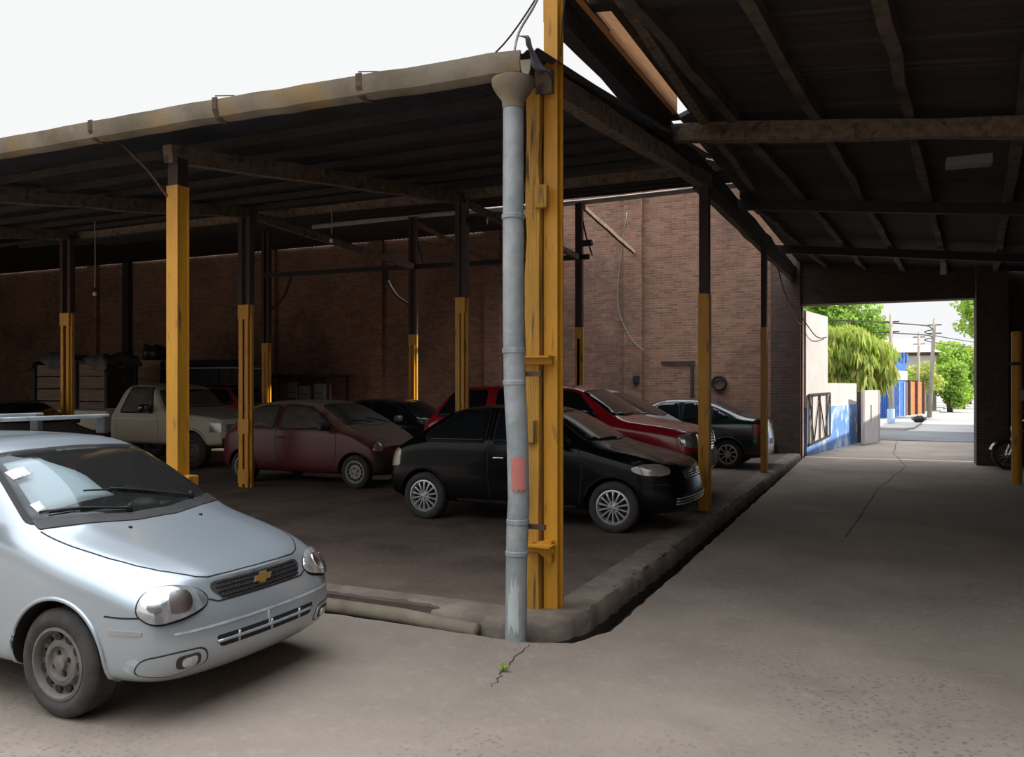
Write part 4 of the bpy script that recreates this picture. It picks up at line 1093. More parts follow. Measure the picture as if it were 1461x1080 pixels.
# ---- black hatchback behind the corner post
GW = [(-.36,-.68),(-.24,-.4),(-.2,0),(-.24,.4),(-.36,.68),(-.86,.53),(-.82,0),(-.86,-.53)]
ST_GOL = [
 (.70,.62,.60,.54,.715,.735,.0,.22,[-.10,-.04,.035,.05,.01,-.02,0,.01],.44),
 (.56,.755,.66,.645,.775,.80,.03,.21,[0]*8,.45),
 (.28,.82,.76,.69,.855,.885,.03,.2,[0]*8,.5),
 (0,.832,.83,.71,.905,.94,.03,.2),
 (-.24,.832,.89,.715,.955,.99,.09,.2),
 (-.38,.832,.93,.70,1.03,1.06,.11,.2),
 (-.90,.828,.975,.58,1.36,1.395,.08,.2),
 (-1.2,.828,.98,.57,1.40,1.435,.02,.2),
 (-1.85,.828,.98,.565,1.39,1.425,0,.2),
 (-2.15,.825,.985,.56,1.355,1.395,0,.2),
 (-2.40,.82,.985,.57,1.22,1.26,0,.2),
 (-2.74,.81,.94,.62,1.0,1.02,0,.22),
 (-2.92,.78,.86,.62,.92,.94,0,.24),
 (-3.0,.72,.74,.58,.82,.84,0,.28,[.10,.04,-.05,-.07,0,.02,.02,.02],.45)]
HLG = [(-.42,.70),(-.43,.745),(-.30,.775),(-.12,.775),(-.02,.74),(-.04,.675),(-.16,.655),(-.34,.665)]
HDG = (-.72,.69,0)
def gol_spec(name, label, loc, paint, **k):
    d = dict(name=name, label=label, loc=loc, z=.1, half=.83, wb=2.465, R=.29, W=.185, Rr=.195, well=.335, st=ST_GOL, paint=paint, style='multi', rim=MT['hubcap'],
     glass=[('windscreen','top',GW,.05), ('front_side_window','side',[(-.52,1.0),(-.96,1.325),(-1.5,1.36),(-1.5,.985)],.03), ('rear_side_window','side',[(-1.63,.99),(-1.63,1.36),(-2.06,1.335),(-2.46,1.05),(-2.42,.985)],.04), ('rear_window','rear',[(-.55,1.02),(.55,1.02),(.5,1.30),(-.5,1.30)],.04)],
     seams=[[(-.42,.95),(-.36,.7),(-.40,.27)], [(-1.57,1.37),(-1.57,.6),(-1.53,.27)], [(.36,.56),(.5,.56),(.62,.57)]], top_seams=[[(-.28,.69),(0,.68),(.3,.64),(.5,.57),(.60,.45)]],
     patches=[('headlight',('sym',HDG),HLG,MT['lamp_dim'],.03,.006,.015,'clouded headlight'), ('upper_grille','front',[(-.42,.70),(.42,.70),(.36,.60),(-.36,.60)],MT['plastic'],.02,.006),
      ('lower_grille','front',[(-.5,.43),(.5,.43),(.48,.34),(-.48,.34)],MT['plastic'],.02,.005), ('tail_lamp','rsym',[(.52,.66),(.52,.86),(.70,.86),(.72,.66)],MT['red_lens'],.02,.006),
      ('tail_lamp',('sym',(.7071,.7071,0)),[(-1.62,.64),(-1.62,.87),(-1.52,.88),(-1.44,.86),(-1.44,.66)],MT['lamp_dim'],.03,.008,0,'pale tail lamp at the rear corner'), ('side_moulding','side',[(-.42,.565),(-.42,.585),(-2.0,.595),(-2.0,.575)],paint,.004,.012), ('sill_trim','side',[(-.45,.245),(-.45,.29),(-2.0,.29),(-2.0,.245)],MT['plastic'],.01,.006)])
    d.update(k); return d
root, bv = build_car(gol_spec('hatchback_car', 'black hatchback with many spoked silver hubcaps behind the downpipe', (-2.957, 9.88), MT['black_top']))
mirrors(root, -.60, .93, 1.03, MT['black_paint']); handles(root, bv, [(-1.42,.80)], MT['chrome'])
g = NB()
for z in (.62,.645,.67,.69): rail(g, bv, 'front', [(-.37,z),(.37,z)], .006, .012)
obj('grille_bars', g, MT['chrome'], root, smooth=True)
g = NB()
for z in (.345,.375,.405): rail(g, bv, 'front', [(-.62,z),(.62,z)], .007, .012)
obj('lower_grille_bars', g, MT['hubcap'], root, smooth=True)
g = NB(); q = caster(bv,'front')((0,.655),.018); lathe(g, [(.045,-.006),(.05,0),(.045,.006),(.038,.006),(.038,-.006)], 20, 'X', 0, tuple(q), closed=True); beam(g, q+V((0,-.03,.025)), q+V((0,0,-.03)), .007,.007); beam(g, q+V((0,.03,.025)), q+V((0,0,-.03)), .007,.007); obj('emblem', g, MT['chrome'], root)

# ---- dusty dark red rounded car
TW = [(-.24,-.66),(-.12,-.4),(-.06,0),(-.12,.4),(-.24,.66),(-.80,.52),(-.74,0),(-.80,-.52)]
ST_TW = [
 (.40,.60,.56,.5,.66,.68,.0,.2,[-.08,-.02,.05,.06,.02,-.02,0,.01],.42),
 (.28,.735,.66,.60,.765,.795,.03,.19,[0]*8,.42),
 (.10,.79,.755,.66,.865,.905,.03,.19,[0]*8,.46),
 (-.08,.80,.84,.69,.94,.985,.07,.19),
 (-.24,.80,.885,.68,1.02,1.06,.1,.19),
 (-.80,.80,.93,.57,1.35,1.395,.09,.19),
 (-1.2,.798,.93,.555,1.40,1.44,.02,.19),
 (-1.95,.795,.93,.55,1.385,1.425,0,.19),
 (-2.38,.79,.93,.54,1.32,1.36,0,.19),
 (-2.62,.78,.90,.56,1.10,1.14,0,.2),
 (-2.78,.76,.84,.57,.92,.95,0,.22),
 (-2.86,.70,.72,.52,.80,.82,0,.26,[.08,.03,-.04,-.05,0,.02,.02,.02],.45)]
HDT = (-.72,.69,0)
sp = dict(name='small_car', label='small rounded dark red car under thick dust beside the slotted post', loc=(-8.04, 12.06), z=.1, half=.80, wb=2.345, R=.27, W=.165, Rr=.18, well=.315, st=ST_TW, paint=MT['maroon'], style='steel_slots', rim=MT['grey_steel'], glass_mat=MT['dusty_glass'], frame_mat=MT['plastic'],
  glass=[('windscreen','top',TW,.05), ('front_side_window','side',[(-.45,.965),(-.72,1.16),(-.98,1.295),(-1.35,1.335),(-1.54,1.335),(-1.56,.945)],.05), ('rear_side_window','side',[(-1.69,.95),(-1.67,1.33),(-2.1,1.30),(-2.33,1.18),(-2.42,.98)],.07), ('rear_window','rear',[(-.5,1.0),(.5,1.0),(.46,1.27),(-.46,1.27)],.05)],
  seams=[[(-.38,.93),(-.36,.6),(-.42,.40),(-.55,.29)], [(-1.62,1.36),(-1.62,.62),(-1.55,.42),(-1.45,.30)], [(-.5,.29),(-1.5,.29)]], top_seams=[[(-.22,.66),(.05,.62),(.22,.54),(.3,.40)]],
  patches=[('headlight',('sym',HDT),[(-.30,.63),(-.27,.72),(-.20,.745),(-.12,.70),(-.12,.62),(-.2,.59)],MT['lamp'],.04,.006,.02,'round headlight'), ('bumper',('sym',(-.8,.6,0)),[(-.36,.24),(-.36,.54),(-.2,.55),(.1,.55),(.34,.55),(.34,.24)],MT['plastic'],.03,.01), ('front_arch_guard','side',[(.30,.30),(.32,.52),(.42,.53),(.42,.30)],MT['plastic'],.02,.01), ('tail_lamp','rsym',[(.5,.70),(.5,.90),(.64,.90),(.66,.70)],MT['red_lens'],.02,.006)])
root, bv = build_car(sp); mirrors(root, -.55, .89, 1.0, MT['plastic'])
handles(root, bv, [(-1.5,.80)], MT['maroon'])
for y in (-.1,.34):
    w_ = NB(); rail(w_, bv, 'top', [(-.12,y), (-.2,y-.25), (-.24,y-.45)], .009, .014); obj('wiper', w_, MT['black'], root)

# ---- bright red wagon behind the black hatchback
ST_RED = [
 (.76,.78,.84,.68,.95,.965,.0,.38,[0,.02,.05,.03,0,-.02,0,.01]),
 (.62,.845,.90,.75,1.0,1.03,.03,.36),
 (.3,.872,.97,.775,1.06,1.10,.02,.34),
 (0,.875,1.0,.785,1.095,1.14,.02,.34),
 (-.38,.875,1.06,.775,1.14,1.185,.08,.34),
 (-.50,.875,1.09,.75,1.22,1.26,.10,.34),
 (-1.02,.87,1.14,.66,1.61,1.655,.06,.34),
 (-1.35,.87,1.15,.65,1.655,1.70,.01,.34),
 (-3.0,.87,1.15,.65,1.65,1.695,0,.34),
 (-3.3,.87,1.15,.65,1.60,1.645,0,.34),
 (-3.62,.86,1.10,.71,1.20,1.24,0,.34),
 (-3.72,.82,.98,.70,1.06,1.09,0,.36),
 (-3.80,.78,.88,.66,.98,1.0,0,.40)]
RW = [(-.48,-.72),(-.38,-.4),(-.36,0),(-.38,.4),(-.48,.72),(-.98,.62),(-.94,0),(-.98,-.62)]
HDR = (-.8,.6,0)
def red_spec(name, label, loc, paint, **k):
    d = dict(name=name, label=label, loc=loc, z=.1, half=.875, wb=2.72, R=.34, W=.22, Rr=.20, well=.41, sill=.34, st=ST_RED, paint=paint, style='five', rim=MT['hubcap'], lip=.03,
     glass=[('windscreen','top',RW,.05), ('front_side_window','side',[(-.72,1.20),(-1.08,1.565),(-1.68,1.60),(-1.68,1.18)],.04), ('middle_side_window','side',[(-1.80,1.18),(-1.80,1.60),(-2.42,1.60),(-2.42,1.18)],.04), ('rear_side_window','side',[(-2.62,1.18),(-2.62,1.60),(-3.22,1.585),(-3.46,1.22),(-3.46,1.18)],.05), ('rear_window','rear',[(-.6,1.2),(.6,1.2),(.56,1.56),(-.56,1.56)],.05)],
     seams=[[(-.55,1.1),(-.5,.8),(-.5,.42)], [(-1.74,1.6),(-1.74,.5)], [(-2.52,1.6),(-2.5,.9),(-2.36,.6)]], top_seams=[[(-.4,.76),(0,.77),(.4,.75),(.66,.66)]],
     patches=[('headlight',('sym',HDR),[(-.32,.80),(-.33,.95),(-.1,.965),(.02,.95),(.02,.78),(-.18,.76)],MT['lamp'],.03,.008,.02,'large clear headlight'), ('upper_grille','front',[(-.44,.92),(.44,.92),(.40,.74),(-.40,.74)],MT['chrome'],.02,.01), ('bumper',('sym',HDR),[(-.44,.46),(-.44,.68),(.50,.70),(.50,.46)],MT['plastic'],.03,.02), ('fog_lamp','fsym',[(.5,.54),(.5,.62),(.62,.62),(.62,.54)],MT['lamp'],.02,.03), ('tail_lamp','rsym',[(.64,.8),(.64,1.05),(.74,1.05),(.74,.8)],MT['red_lens'],.02,.008)])
    d.update(k); return d
root, bv = build_car(red_spec('station_wagon', 'bright red high wagon with dark windows behind the black hatchback', (-3.46, 12.85), MT['red_top'], cat='car'))
mirrors(root, -.85, .98, 1.22, MT['black_paint'], 1.2)
g = NB()
for z in (.77,.81,.85,.89): rail(g, bv, 'front', [(-.40,z),(.40,z)], .011, .014)
obj('grille_bars', g, MT['black'], root, smooth=True)

# ---- saloons
ST_SED = ST_SILVER[:7] + [
 (-1.30,.812,.95,.57,1.385,1.425,.02,.19), (-1.85,.812,.95,.565,1.375,1.415,0,.19), (-2.15,.81,.955,.57,1.305,1.35,0,.19), (-2.68,.805,.97,.66,1.055,1.085,0,.19),
 (-2.95,.80,.955,.675,1.02,1.05,0,.2), (-3.10,.77,.92,.66,.995,1.02,0,.22), (-3.16,.72,.80,.60,.90,.93,0,.26,[.08,.03,-.03,-.04,0,.03,.02,.02],.5)]
def sedan_spec(name, label, loc, paint, rot=0, **k):
    d = dict(name=name, label=label, loc=loc, z=.1, rot=rot, half=.81, wb=2.44, R=.29, W=.18, Rr=.195, well=.335, sill=.2, st=ST_SED, paint=paint, style='alloy', rim=MT['hubcap'],
     glass=[('windscreen','top',WS,.05), ('front_side_window','side',[(-.60,.985),(-1.02,1.30),(-1.42,1.325),(-1.45,.975)],.04), ('rear_side_window','side',[(-1.55,.975),(-1.53,1.325),(-1.85,1.315),(-2.05,1.26),(-2.12,1.0)],.04), ('quarter_window','side',[(-2.18,1.0),(-2.12,1.22),(-2.46,1.03)],.03), ('rear_window','top',[(-2.10,-.50),(-2.10,.50),(-2.62,.60),(-2.62,-.60)],.05)],
     seams=[[(-.52,.93),(-.50,.6),(-.53,.27)], [(-1.50,1.33),(-1.50,.5),(-1.46,.26)], [(-2.16,1.0),(-2.05,.75),(-1.98,.6)], [(-2.75,.60),(-3.1,.60)]], top_seams=[[(-.30,.675),(0,.66),(.3,.63),(.5,.5)], [(-2.72,.64),(-3.05,.62)]],
     patches=[('headlight',('sym',HD),HL,MT['lamp_dim'],.05,.006,.015,'headlight'), ('upper_grille','front',[(-.34,.69),(.34,.69),(.30,.60),(-.30,.60)],MT['plastic'],.03,.005), ('lower_grille','front',[(-.40,.425),(.40,.425),(.37,.36),(-.37,.36)],MT['black'],.02,.003),
       ('tail_lamp',('sym',(.75,.66,0)),[(-1.66,.68),(-1.66,.90),(-1.5,.91),(-1.37,.90),(-1.37,.70),(-1.5,.66)],MT['red_lens'],.03,.008,0,'red tail lamp'), ('rear_plate','rear',[(-.2,.5),(.2,.5),(.2,.6),(-.2,.6)],MT['plastic_white'],.01,.008), ('side_moulding','side',[(-.45,.53),(-.45,.555),(-2.0,.56),(-2.0,.535)],paint,.004,.01)])
    d.update(k); return d
root, bv = build_car(sedan_spec('sedan_car', 'dark green sedan seen from its tail by the slim post near the gate', (-5.64, 18.02), MT['green'], PI))
mirrors(root, -.66, .90, 1.02, MT['green']); handles(root, bv, [(-1.40,.83),(-1.98,.84)], MT['green'])
root, bv = build_car(sedan_spec('sedan_car', 'dark grey blue sedan behind the dusty dark red car', (-8.36, 15.02), MT['navy'], style='steel_slots', rim=MT['grey_steel'], R=.288, W=.17))
mirrors(root, -.66, .90, 1.02, MT['pale_silver'])
# ---- silver people carrier behind the red wagon
k = 1.13
ST_VAN = []
for s in ST_TW:
    s = list(s); s[0] = s[0]*1.18+.1; s[1] *= 1.06; s[3] *= 1.08
    for i in (2, 4, 5): s[i] *= k
    if len(s) > 9: s[9] *= k
    ST_VAN.append(tuple(s))
sp = dict(name='minivan', label='tall silver minivan whose windscreen shows behind the bright red wagon', loc=(-3.98, 15.1), z=.1, half=.85, wb=2.62, R=.30, W=.18, Rr=.19, well=.345, st=ST_VAN, paint=MT['pale_silver'], style='alloy', rim=MT['hubcap'],
  glass=[('windscreen','top',[(-.18,-.70),(-.02,-.4),(.03,0),(-.02,.4),(-.18,.70),(-.86,.56),(-.80,0),(-.86,-.56)],.05), ('front_side_window','side',[(-.42,1.08),(-.98,1.45),(-1.5,1.50),(-1.55,1.07)],.05), ('rear_side_window','side',[(-1.7,1.07),(-1.68,1.5),(-2.4,1.46),(-2.75,1.1)],.06)],
  seams=[[(-.38,1.04),(-.36,.6),(-.55,.3)], [(-1.62,1.5),(-1.62,.62),(-1.5,.3)]], patches=[('headlight',('sym',HDT),[(-.30,.70),(-.27,.82),(-.14,.84),(-.04,.78),(-.08,.69)],MT['lamp'],.03,.006,.02)])
root, bv = build_car(sp); mirrors(root, -.62, .94, 1.12, MT['pale_silver'])
# ---- dark hatchback at the far left
root, bv = build_car(gol_spec('hatchback_car', 'charcoal hatchback whose roof shows at the left edge behind the roof bars', (-13.62, 10.04), MT['charcoal'], z=.1, style='steel_slots', rim=MT['grey_steel'], R=.285, W=.17, Rr=.18))
mirrors(root, -.60, .93, 1.03, MT['plastic'])
# ---- red wagon far behind the pickup, with a dark crate on its roof
root, bv = build_car(red_spec('station_wagon', 'old red wagon far back behind the dusty pickup with a dark crate on its roof', (-15.62, 18.2), dusty('faded red paint', (.32,.04,.03), (.2,.12,.09), .4, .5, .6, 1.1), style='five'))
r = thing('roof_crate', 'dark flat crate lying on the roof of the far red wagon', 'crate', (-17.9, 18.2, 1.79))
b = NB(); box(b, (0,0,.24), (2.6,1.3,.46), bev=.01); obj('case', b, MT['steel'], r)
b = NB(); box(b, (0,-.02,.485), (2.66,1.38,.035)); obj('lid', b, MT['galv'], r)
for x in (-.9,.9):
    b = NB(); box(b, (x,-.67,.24), (.08,.03,.46)); obj('strap', b, MT['black'], r)
b = NB(); box(b, (0,0,.1), (1.9,.9,.2), bev=.06); tag(obj('bundle', b, MT['black'], loc=(-17.7,18.3,2.31)), 'dark bundle on top of the flat crate', 'bundle')

# ---- dusty pale pickup
ST_TR = [
 (.80,.90,.86,.84,.985,1.0,.0,.46,[0,.0,.03,.02,0,-.01,0,0]),
 (.70,.945,.94,.88,1.03,1.05,.01,.44),
 (.3,.97,1.0,.90,1.07,1.09,.01,.42),
 (-.45,.972,1.04,.90,1.125,1.15,.01,.42),
 (-.80,.972,1.06,.89,1.16,1.185,.05,.42),
 (-.90,.972,1.07,.87,1.23,1.26,.06,.42),
 (-1.18,.97,1.08,.765,1.63,1.675,.04,.42),
 (-1.42,.97,1.08,.745,1.70,1.74,.0,.42),
 (-1.92,.97,1.08,.745,1.70,1.74,0,.42),
 (-2.12,.97,1.08,.75,1.63,1.675,0,.42),
 (-2.30,.97,1.07,.84,1.14,1.17,0,.42),
 (-2.35,.95,1.02,.84,1.06,1.08,0,.44)]
sp = dict(name='pickup_truck', label='dusty off white pickup truck behind the square yellow post', cat='truck', loc=(-13.06, 13.68), z=.1, half=.97, wb=2.95, R=.36, W=.21, Rr=.21, well=.42, sill=.42, st=ST_TR, paint=MT['truck'], style='steel', rim=MT['dirty_steel'], lip=.025, glass_mat=MT['dusty_glass'], bf=.02, br=.01,
  glass=[('windscreen','top',[(-.86,-.80),(-.80,-.4),(-.79,.4),(-.86,.80),(-1.13,.70),(-1.10,0),(-1.13,-.70)],.03), ('side_window','side',[(-1.10,1.12),(-1.27,1.62),(-1.88,1.64),(-2.05,1.12)],.04)],
  seams=[[(-.95,1.1),(-.9,.7),(-.92,.48)], [(-2.14,1.1),(-2.12,.48)]], top_seams=[[(-.8,.86),(0,.87),(.7,.84)]],
  patches=[('headlight','fsym',[(.58,.72),(.58,.90),(.80,.90),(.80,.72)],MT['lamp'],.03,.008), ('upper_grille','front',[(-.52,.92),(.52,.92),(.52,.70),(-.52,.70)],MT['plastic'],.02,.008), ('turn_lamp','side',[(.48,.74),(.48,.92),(.74,.92),(.74,.74)],MT['lamp_dim'],.02,.008,0,'dull amber corner lamp'), ('belt_moulding','side',[(.6,.955),(.6,.985),(-2.2,1.0),(-2.2,.97)],MT['pale_silver'],.006,.012)])
root, bv = build_car(sp); mirrors(root, -1.2, 1.05, 1.2, MT['black_paint'], 1.3)
b = NB(); box(b, (.86,0,.56), (.14,1.9,.17), bev=.03); obj('bumper', b, MT['chrome'], root, smooth=False)
b = NB()
box(b, (-3.36,0,.74), (1.9,1.8,.1)); box(b, (-3.36,-.93,.93), (1.9,.08,.42), bev=.02); box(b, (-3.36,.93,.93), (1.9,.08,.42), bev=.02); box(b, (-4.3,0,.93), (.08,1.9,.42), bev=.02); box(b, (-2.44,0,.93), (.08,1.9,.42), bev=.02)
obj('cargo_bed', b, MT['truck'], root)

# ---- things stored along the back wall
r = thing('timber_crate', 'big timber crate under a dark tarpaulin at far left by the brick wall', 'crate', (-19.6, 15.4, .1))
for s, nm in ((-1,'front_panel'), (1,'back_panel')):
    b = NB(); rr = random.Random(4)
    for k in range(7): box(b, (rr.uniform(-.02,.02), s*.36, .16+.32*k), (2.75,.05,.29))
    obj(nm, b, MT['dark_wood'] if s > 0 else M('grey brown planks', (.27,.20,.15), (.17,.125,.10), 2.5, .9, stretch=(.5,3,5)), r)
for s in (-1, 1):
    b = NB(); box(b, (s*1.38, 0, 1.13), (.06,.72,2.26)); obj('end_panel', b, MT['dark_wood'], r)
for x in (-1.36, 1.36, .25):
    b = NB(); box(b, (x, -.42, 1.15), (.09,.06,2.3)); obj('upright', b, MT['steel'], r)
def tarp(name, label, loc, sx, sy, amp, seed, m, drop):
    rr = random.Random(seed); b = NB(); nx, ny = 26, 14; g = []
    for i in range(nx+1):
        row = []
        for j in range(ny+1):
            u, v = i/nx*2-1, j/ny*2-1
            ed = max(0, abs(u)-.86)/.14 + max(0, (-v)-.7)/.3
            z = amp*(.5*math.sin(5*u+seed)+.4*math.sin(7*v*u+2*seed)+.3*math.sin(11*u-3*v)) + rr.uniform(-.02,.02) - drop*min(1.3, ed)*(.7+.5*math.sin(6*u+seed))
            x = u*sx*(1 if abs(u) < .86 else .97); y = v*sy
            if -v > .7: y = -sy*.7 - (-v-.7)*sy*.25 - .04
            row.append(b.verts.new((x, y, z)))
        g.append(row)
    for i in range(nx):
        for j in range(ny): b.faces.new((g[i][j], g[i+1][j], g[i+1][j+1], g[i][j+1]))
    e = bmesh.ops.extrude_face_region(b, geom=list(b.faces))
    for v in [v for v in e['geom'] if isinstance(v, bmesh.types.BMVert)]: v.co.z += .012
    return tag(obj(name, b, m, loc=loc, smooth=True), label, 'tarpaulin')
tarp('tarpaulin', 'crumpled dark tarpaulin draped over the big timber crate', (-19.6, 15.4, 2.55), 1.5, .62, .11, 3, M('dark tarpaulin', (.035,.042,.05), (.11,.11,.115), 3, .5), .35)
r = thing('slatted_trailer', 'pale board sided trailer between the tarpaulin crate and the square yellow post', 'trailer', (-20.7, 19, .1))
for z in (.75, 1.06, 1.62, 1.92, 2.2):
    b = NB(); box(b, (0,-1.0,z+.1), (2.4,.05,.27)); obj('side_board', b, M('pale dusty boards', (.46,.34,.23), (.32,.23,.15), 2, .9, stretch=(.6,3,4)) if z == .75 else bpy.data.materials['pale dusty boards'], r)
for x in (-1.15,.05,1.15):
    b = NB(); box(b, (x,-1.05,1.45), (.12,.06,1.9)); obj('stake', b, MT['steel'], r)
b = NB(); box(b, (0,0,.6), (2.4,2.0,.15)); obj('bed', b, MT['dark_wood'], r)
for x in (-.7,.7):
    b = NB(); lathe(b, [(.12,-1.0),(.30,-1.0),(.32,-.9),(.30,-.8),(.12,-.8)], 24, 'Y', 0, (x,0,.32), closed=True); lathe(b, [(.12,.8),(.30,.8),(.32,.9),(.30,1.0),(.12,1.0)], 24, 'Y', 0, (x,0,.32), closed=True); obj('wheel', b, MT['rubber'], r, smooth=True)
b = NB(); box(b, (0,-.7,1.0), (2.4,.1,.7)); obj('load', b, MT['dark_wood'], r)
b = NB(); bmesh.ops.create_icosphere(b, subdivisions=3, radius=1)
for v in b.verts: v.co = V((v.co.x*.42, v.co.y*.35, v.co.z*.30)) * (1+.15*math.sin(7*v.co.x+5*v.co.y)+.1*math.sin(11*v.co.z))
tag(obj('sack', b, MT['charcoal'], loc=(-20.2,18.25,2.74), smooth=True), 'dark lumpy sack on top of the board sided trailer', 'sack')
r = thing('storage_rack', 'dark rack with a long slab top against the wall behind the dusty red car', 'rack', (-17.0, 20.9, .1))
b = NB(); box(b, (0,0,1.98), (3.2,1.1,.09)); obj('top', b, MT['dark_wood'], r)
b = NB(); box(b, (0,0,1.05), (3.1,1.0,.06)); obj('shelf', b, MT['steel'], r)
for x in (-1.5,1.5):
    for y in (-.48,.48):
        b = NB(); box(b, (x,y,.98), (.07,.07,1.95)); obj('upright', b, MT['steel'], r)
for i, (x, w2, h2) in enumerate(((-16.95,.36,.70),(-16.5,.40,.60),(-15.95,.34,.66))):
    r = thing('metal_box', ['grey metal box on the rack shelf, leftmost', 'grey metal box in the middle of the rack shelf', 'grey metal box at the right end of the rack shelf'][i], 'box', (x, 20.75, 1.19), 0, 'grey boxes on the rack')
    b = NB(); box(b, (0,0,h2/2), (w2,.4,h2), bev=.01); obj('case', b, M('grey metal box paint', (.24,.25,.25), (.16,.17,.17), 4, .6) if i == 0 else bpy.data.materials['grey metal box paint'], r)
    for z in (.2,.4):
        b = NB(); box(b, (0,-.205,h2*z*1.4), (w2*.8,.012,.025)); obj('handle', b, MT['steel'], r)
# scrap heaps along the wall
def heap(name, label, loc, n, rad, m, seed, s=.3):
    rr = random.Random(seed); b = NB()
    for k in range(n):
        q = V((rr.gauss(0,rad*.4), rr.gauss(0,.25), abs(rr.gauss(0,.3))*rad+.08)); rot = Matrix.Rotation(rr.uniform(0,6), 3, V((rr.uniform(-1,1),rr.uniform(-1,1),rr.uniform(-1,1))).normalized())
        box(b, q, (s*rr.uniform(.5,2.2), s*rr.uniform(.1,.5), s*rr.uniform(.1,.4)), rot=rot)
    return tag(obj(name, b, m, loc=loc), label, 'scrap', None, 'stuff')
heap('scrap_heap', 'heap of dark scrap against the wall at the far left', (-25.5, 19.5, .1), 120, 2.6, MT['rust'], 5, .35)
heap('scrap_heap', 'dark scrap piled by the wall behind the silver minivan', (-8.0, 21.2, .1), 60, 1.5, MT['steel'], 6, .3)

# ---- motorcycle by the gate pier
r = thing('motorcycle', 'dark motorcycle parked by the brick gate pier', 'motorcycle', (2.62, 20.75, 0), math.radians(196))
for x in (.62, -.68):
    b = NB(); lathe(b, [(.235,-.045),(.27,-.06),(.305,-.04),(.315,0),(.305,.04),(.27,.06),(.235,.045)], 36, 'Y', 0, closed=True); w_ = obj('wheel', b, MT['rubber'], r, (x,0,.315), smooth=True)
    b = NB(); lathe(b, [(.225,-.03),(.24,-.03),(.24,.03),(.225,.03)], 36, 'Y', 0, closed=True); lathe(b, [(.035,-.06),(.035,.06)], 12, 'Y')
    for k in range(18):
        a = 2*PI*k/18; tube(b, [(math.cos(a)*.03,(-1)**k*.04,math.sin(a)*.03),(math.cos(a+.2)*.23,0,math.sin(a+.2)*.23)], .004, 4)
    obj('rim', b, MT['chrome'], w_)
b = NB()
for s in (-1, 1): tube(b, [(.62,s*.09,.315),(.40,s*.09,.95)], .022, 8)
obj('fork', b, MT['chrome'], r)
b = NB(); tube(b, [(.38,-.36,1.04),(.36,-.2,1.06),(.42,-.08,.98),(.42,.08,.98),(.36,.2,1.06),(.38,.36,1.04)], .013, 8); o = obj('handlebar', b, MT['chrome'], r)
for s in (-1, 1):
    b = NB(); tube(b, [(.375,s*.26,1.055),(.38,s*.38,1.04)], .019, 8); obj('grip', b, MT['black'], o)
    b = NB(); tube(b, [(.38,s*.26,1.06),(.40,s*.30,1.2)], .006, 6); box(b, (.40,s*.32,1.23), (.03,.12,.07), bev=.012); obj('mirror', b, MT['black'], o)
b = NB(); lathe(b, [(.0005,-.10),(.06,-.08),(.095,0),(.09,.02),(.0005,.03)], 20, 'X', 0, (.52,0,.86)); obj('headlight', b, MT['chrome'], r, smooth=True)
b = NB(); bmesh.ops.create_uvsphere(b, u_segments=20, v_segments=12, radius=1)
for v in b.verts: v.co = V((v.co.x*.30+.13, v.co.y*.15, v.co.z*.14+.82))
obj('fuel_tank', b, MT['black_paint'], r, smooth=True)
b = NB(); sweep(b, [(-.12,0),(.12,0),(.14,.05),(.09,.09),(-.09,.09),(-.14,.05)], [(-.10,0,.74),(-.4,0,.75),(-.75,0,.82)], up=(0,0,1), scales=[.8,1,.9]); obj('seat', b, MT['black'], r, smooth=True)
b = NB(); box(b, (.05,0,.42), (.36,.22,.28), bev=.04)
for k in range(5): box(b, (.14,0,.56+.03*k), (.2,.24,.012))
obj('engine', b, MT['steel'], r)
b = NB(); tube(b, [(.22,-.12,.5),(.2,-.14,.28),(-.1,-.16,.26),(-.75,-.18,.36)], .028, 8, scales=[.7,.8,1.2,1.5]); obj('exhaust', b, MT['chrome'], r, smooth=True)
b = NB()
for pts in ([(.40,0,.92),(.25,0,.6),(.1,0,.3),(-.25,0,.3),(-.35,0,.7),(.2,0,.78)], [(-.25,.1,.35),(-.68,.1,.315)], [(-.25,-.1,.35),(-.68,-.1,.315)]): tube(b, pts, .02, 6)
obj('frame', b, MT['black'], r)
for (x, s) in ((.62,1),(-.68,1)):
    b = NB(); pr = []
    sweep(b, rectp(.13,.01), [(x+math.cos(a)*.35, 0, .315+math.sin(a)*.35) for a in [(.3+2.2*k/10) if x > 0 else (.9+1.6*k/10) for k in range(11)]]); obj('mudguard', b, MT['black_paint'], r)
b = NB(); tube(b, [(-.05,.1,.28),(-.12,.32,.02)], .012, 6); obj('side_stand', b, MT['steel'], r)
# ================================================================== outside: street seen through the gate
def leaves(bm, c, rad, n, size, rr, droop=0, shell=.55, mi=0):
    c = V(c)
    for k in range(n):
        while True:
            d = V((rr.uniform(-1,1), rr.uniform(-1,1), rr.uniform(-1,1)))
            if .01 < d.length < 1: break
        d = d.normalized()*(shell + (1-shell)*rr.random()**.6)
        d = d*(1 + .16*math.sin(5*d.x+3*d.y+c.x*7) + .13*math.sin(8*d.z+4*d.x+c.z*5))
        p = c + V((d.x*rad[0], d.y*rad[1], d.z*rad[2]))
        s = size*rr.uniform(.6, 1.3)
        t = V((rr.uniform(-1,1), rr.uniform(-1,1), rr.uniform(-1,1) - droop*3)).normalized()
        u = t.cross(V((rr.uniform(-1,1), rr.uniform(-1,1), rr.uniform(-.3,1)))).normalized()
        L = s*(1+droop*1.6); w = s*.32*(1-.35*droop)
        v = [bm.verts.new(p), bm.verts.new(p + t*L*.5 + u*w), bm.verts.new(p + t*L - V((0,0,droop*L*.2))), bm.verts.new(p + t*L*.5 - u*w)]
        f = bm.faces.new(v); f.material_index = mi
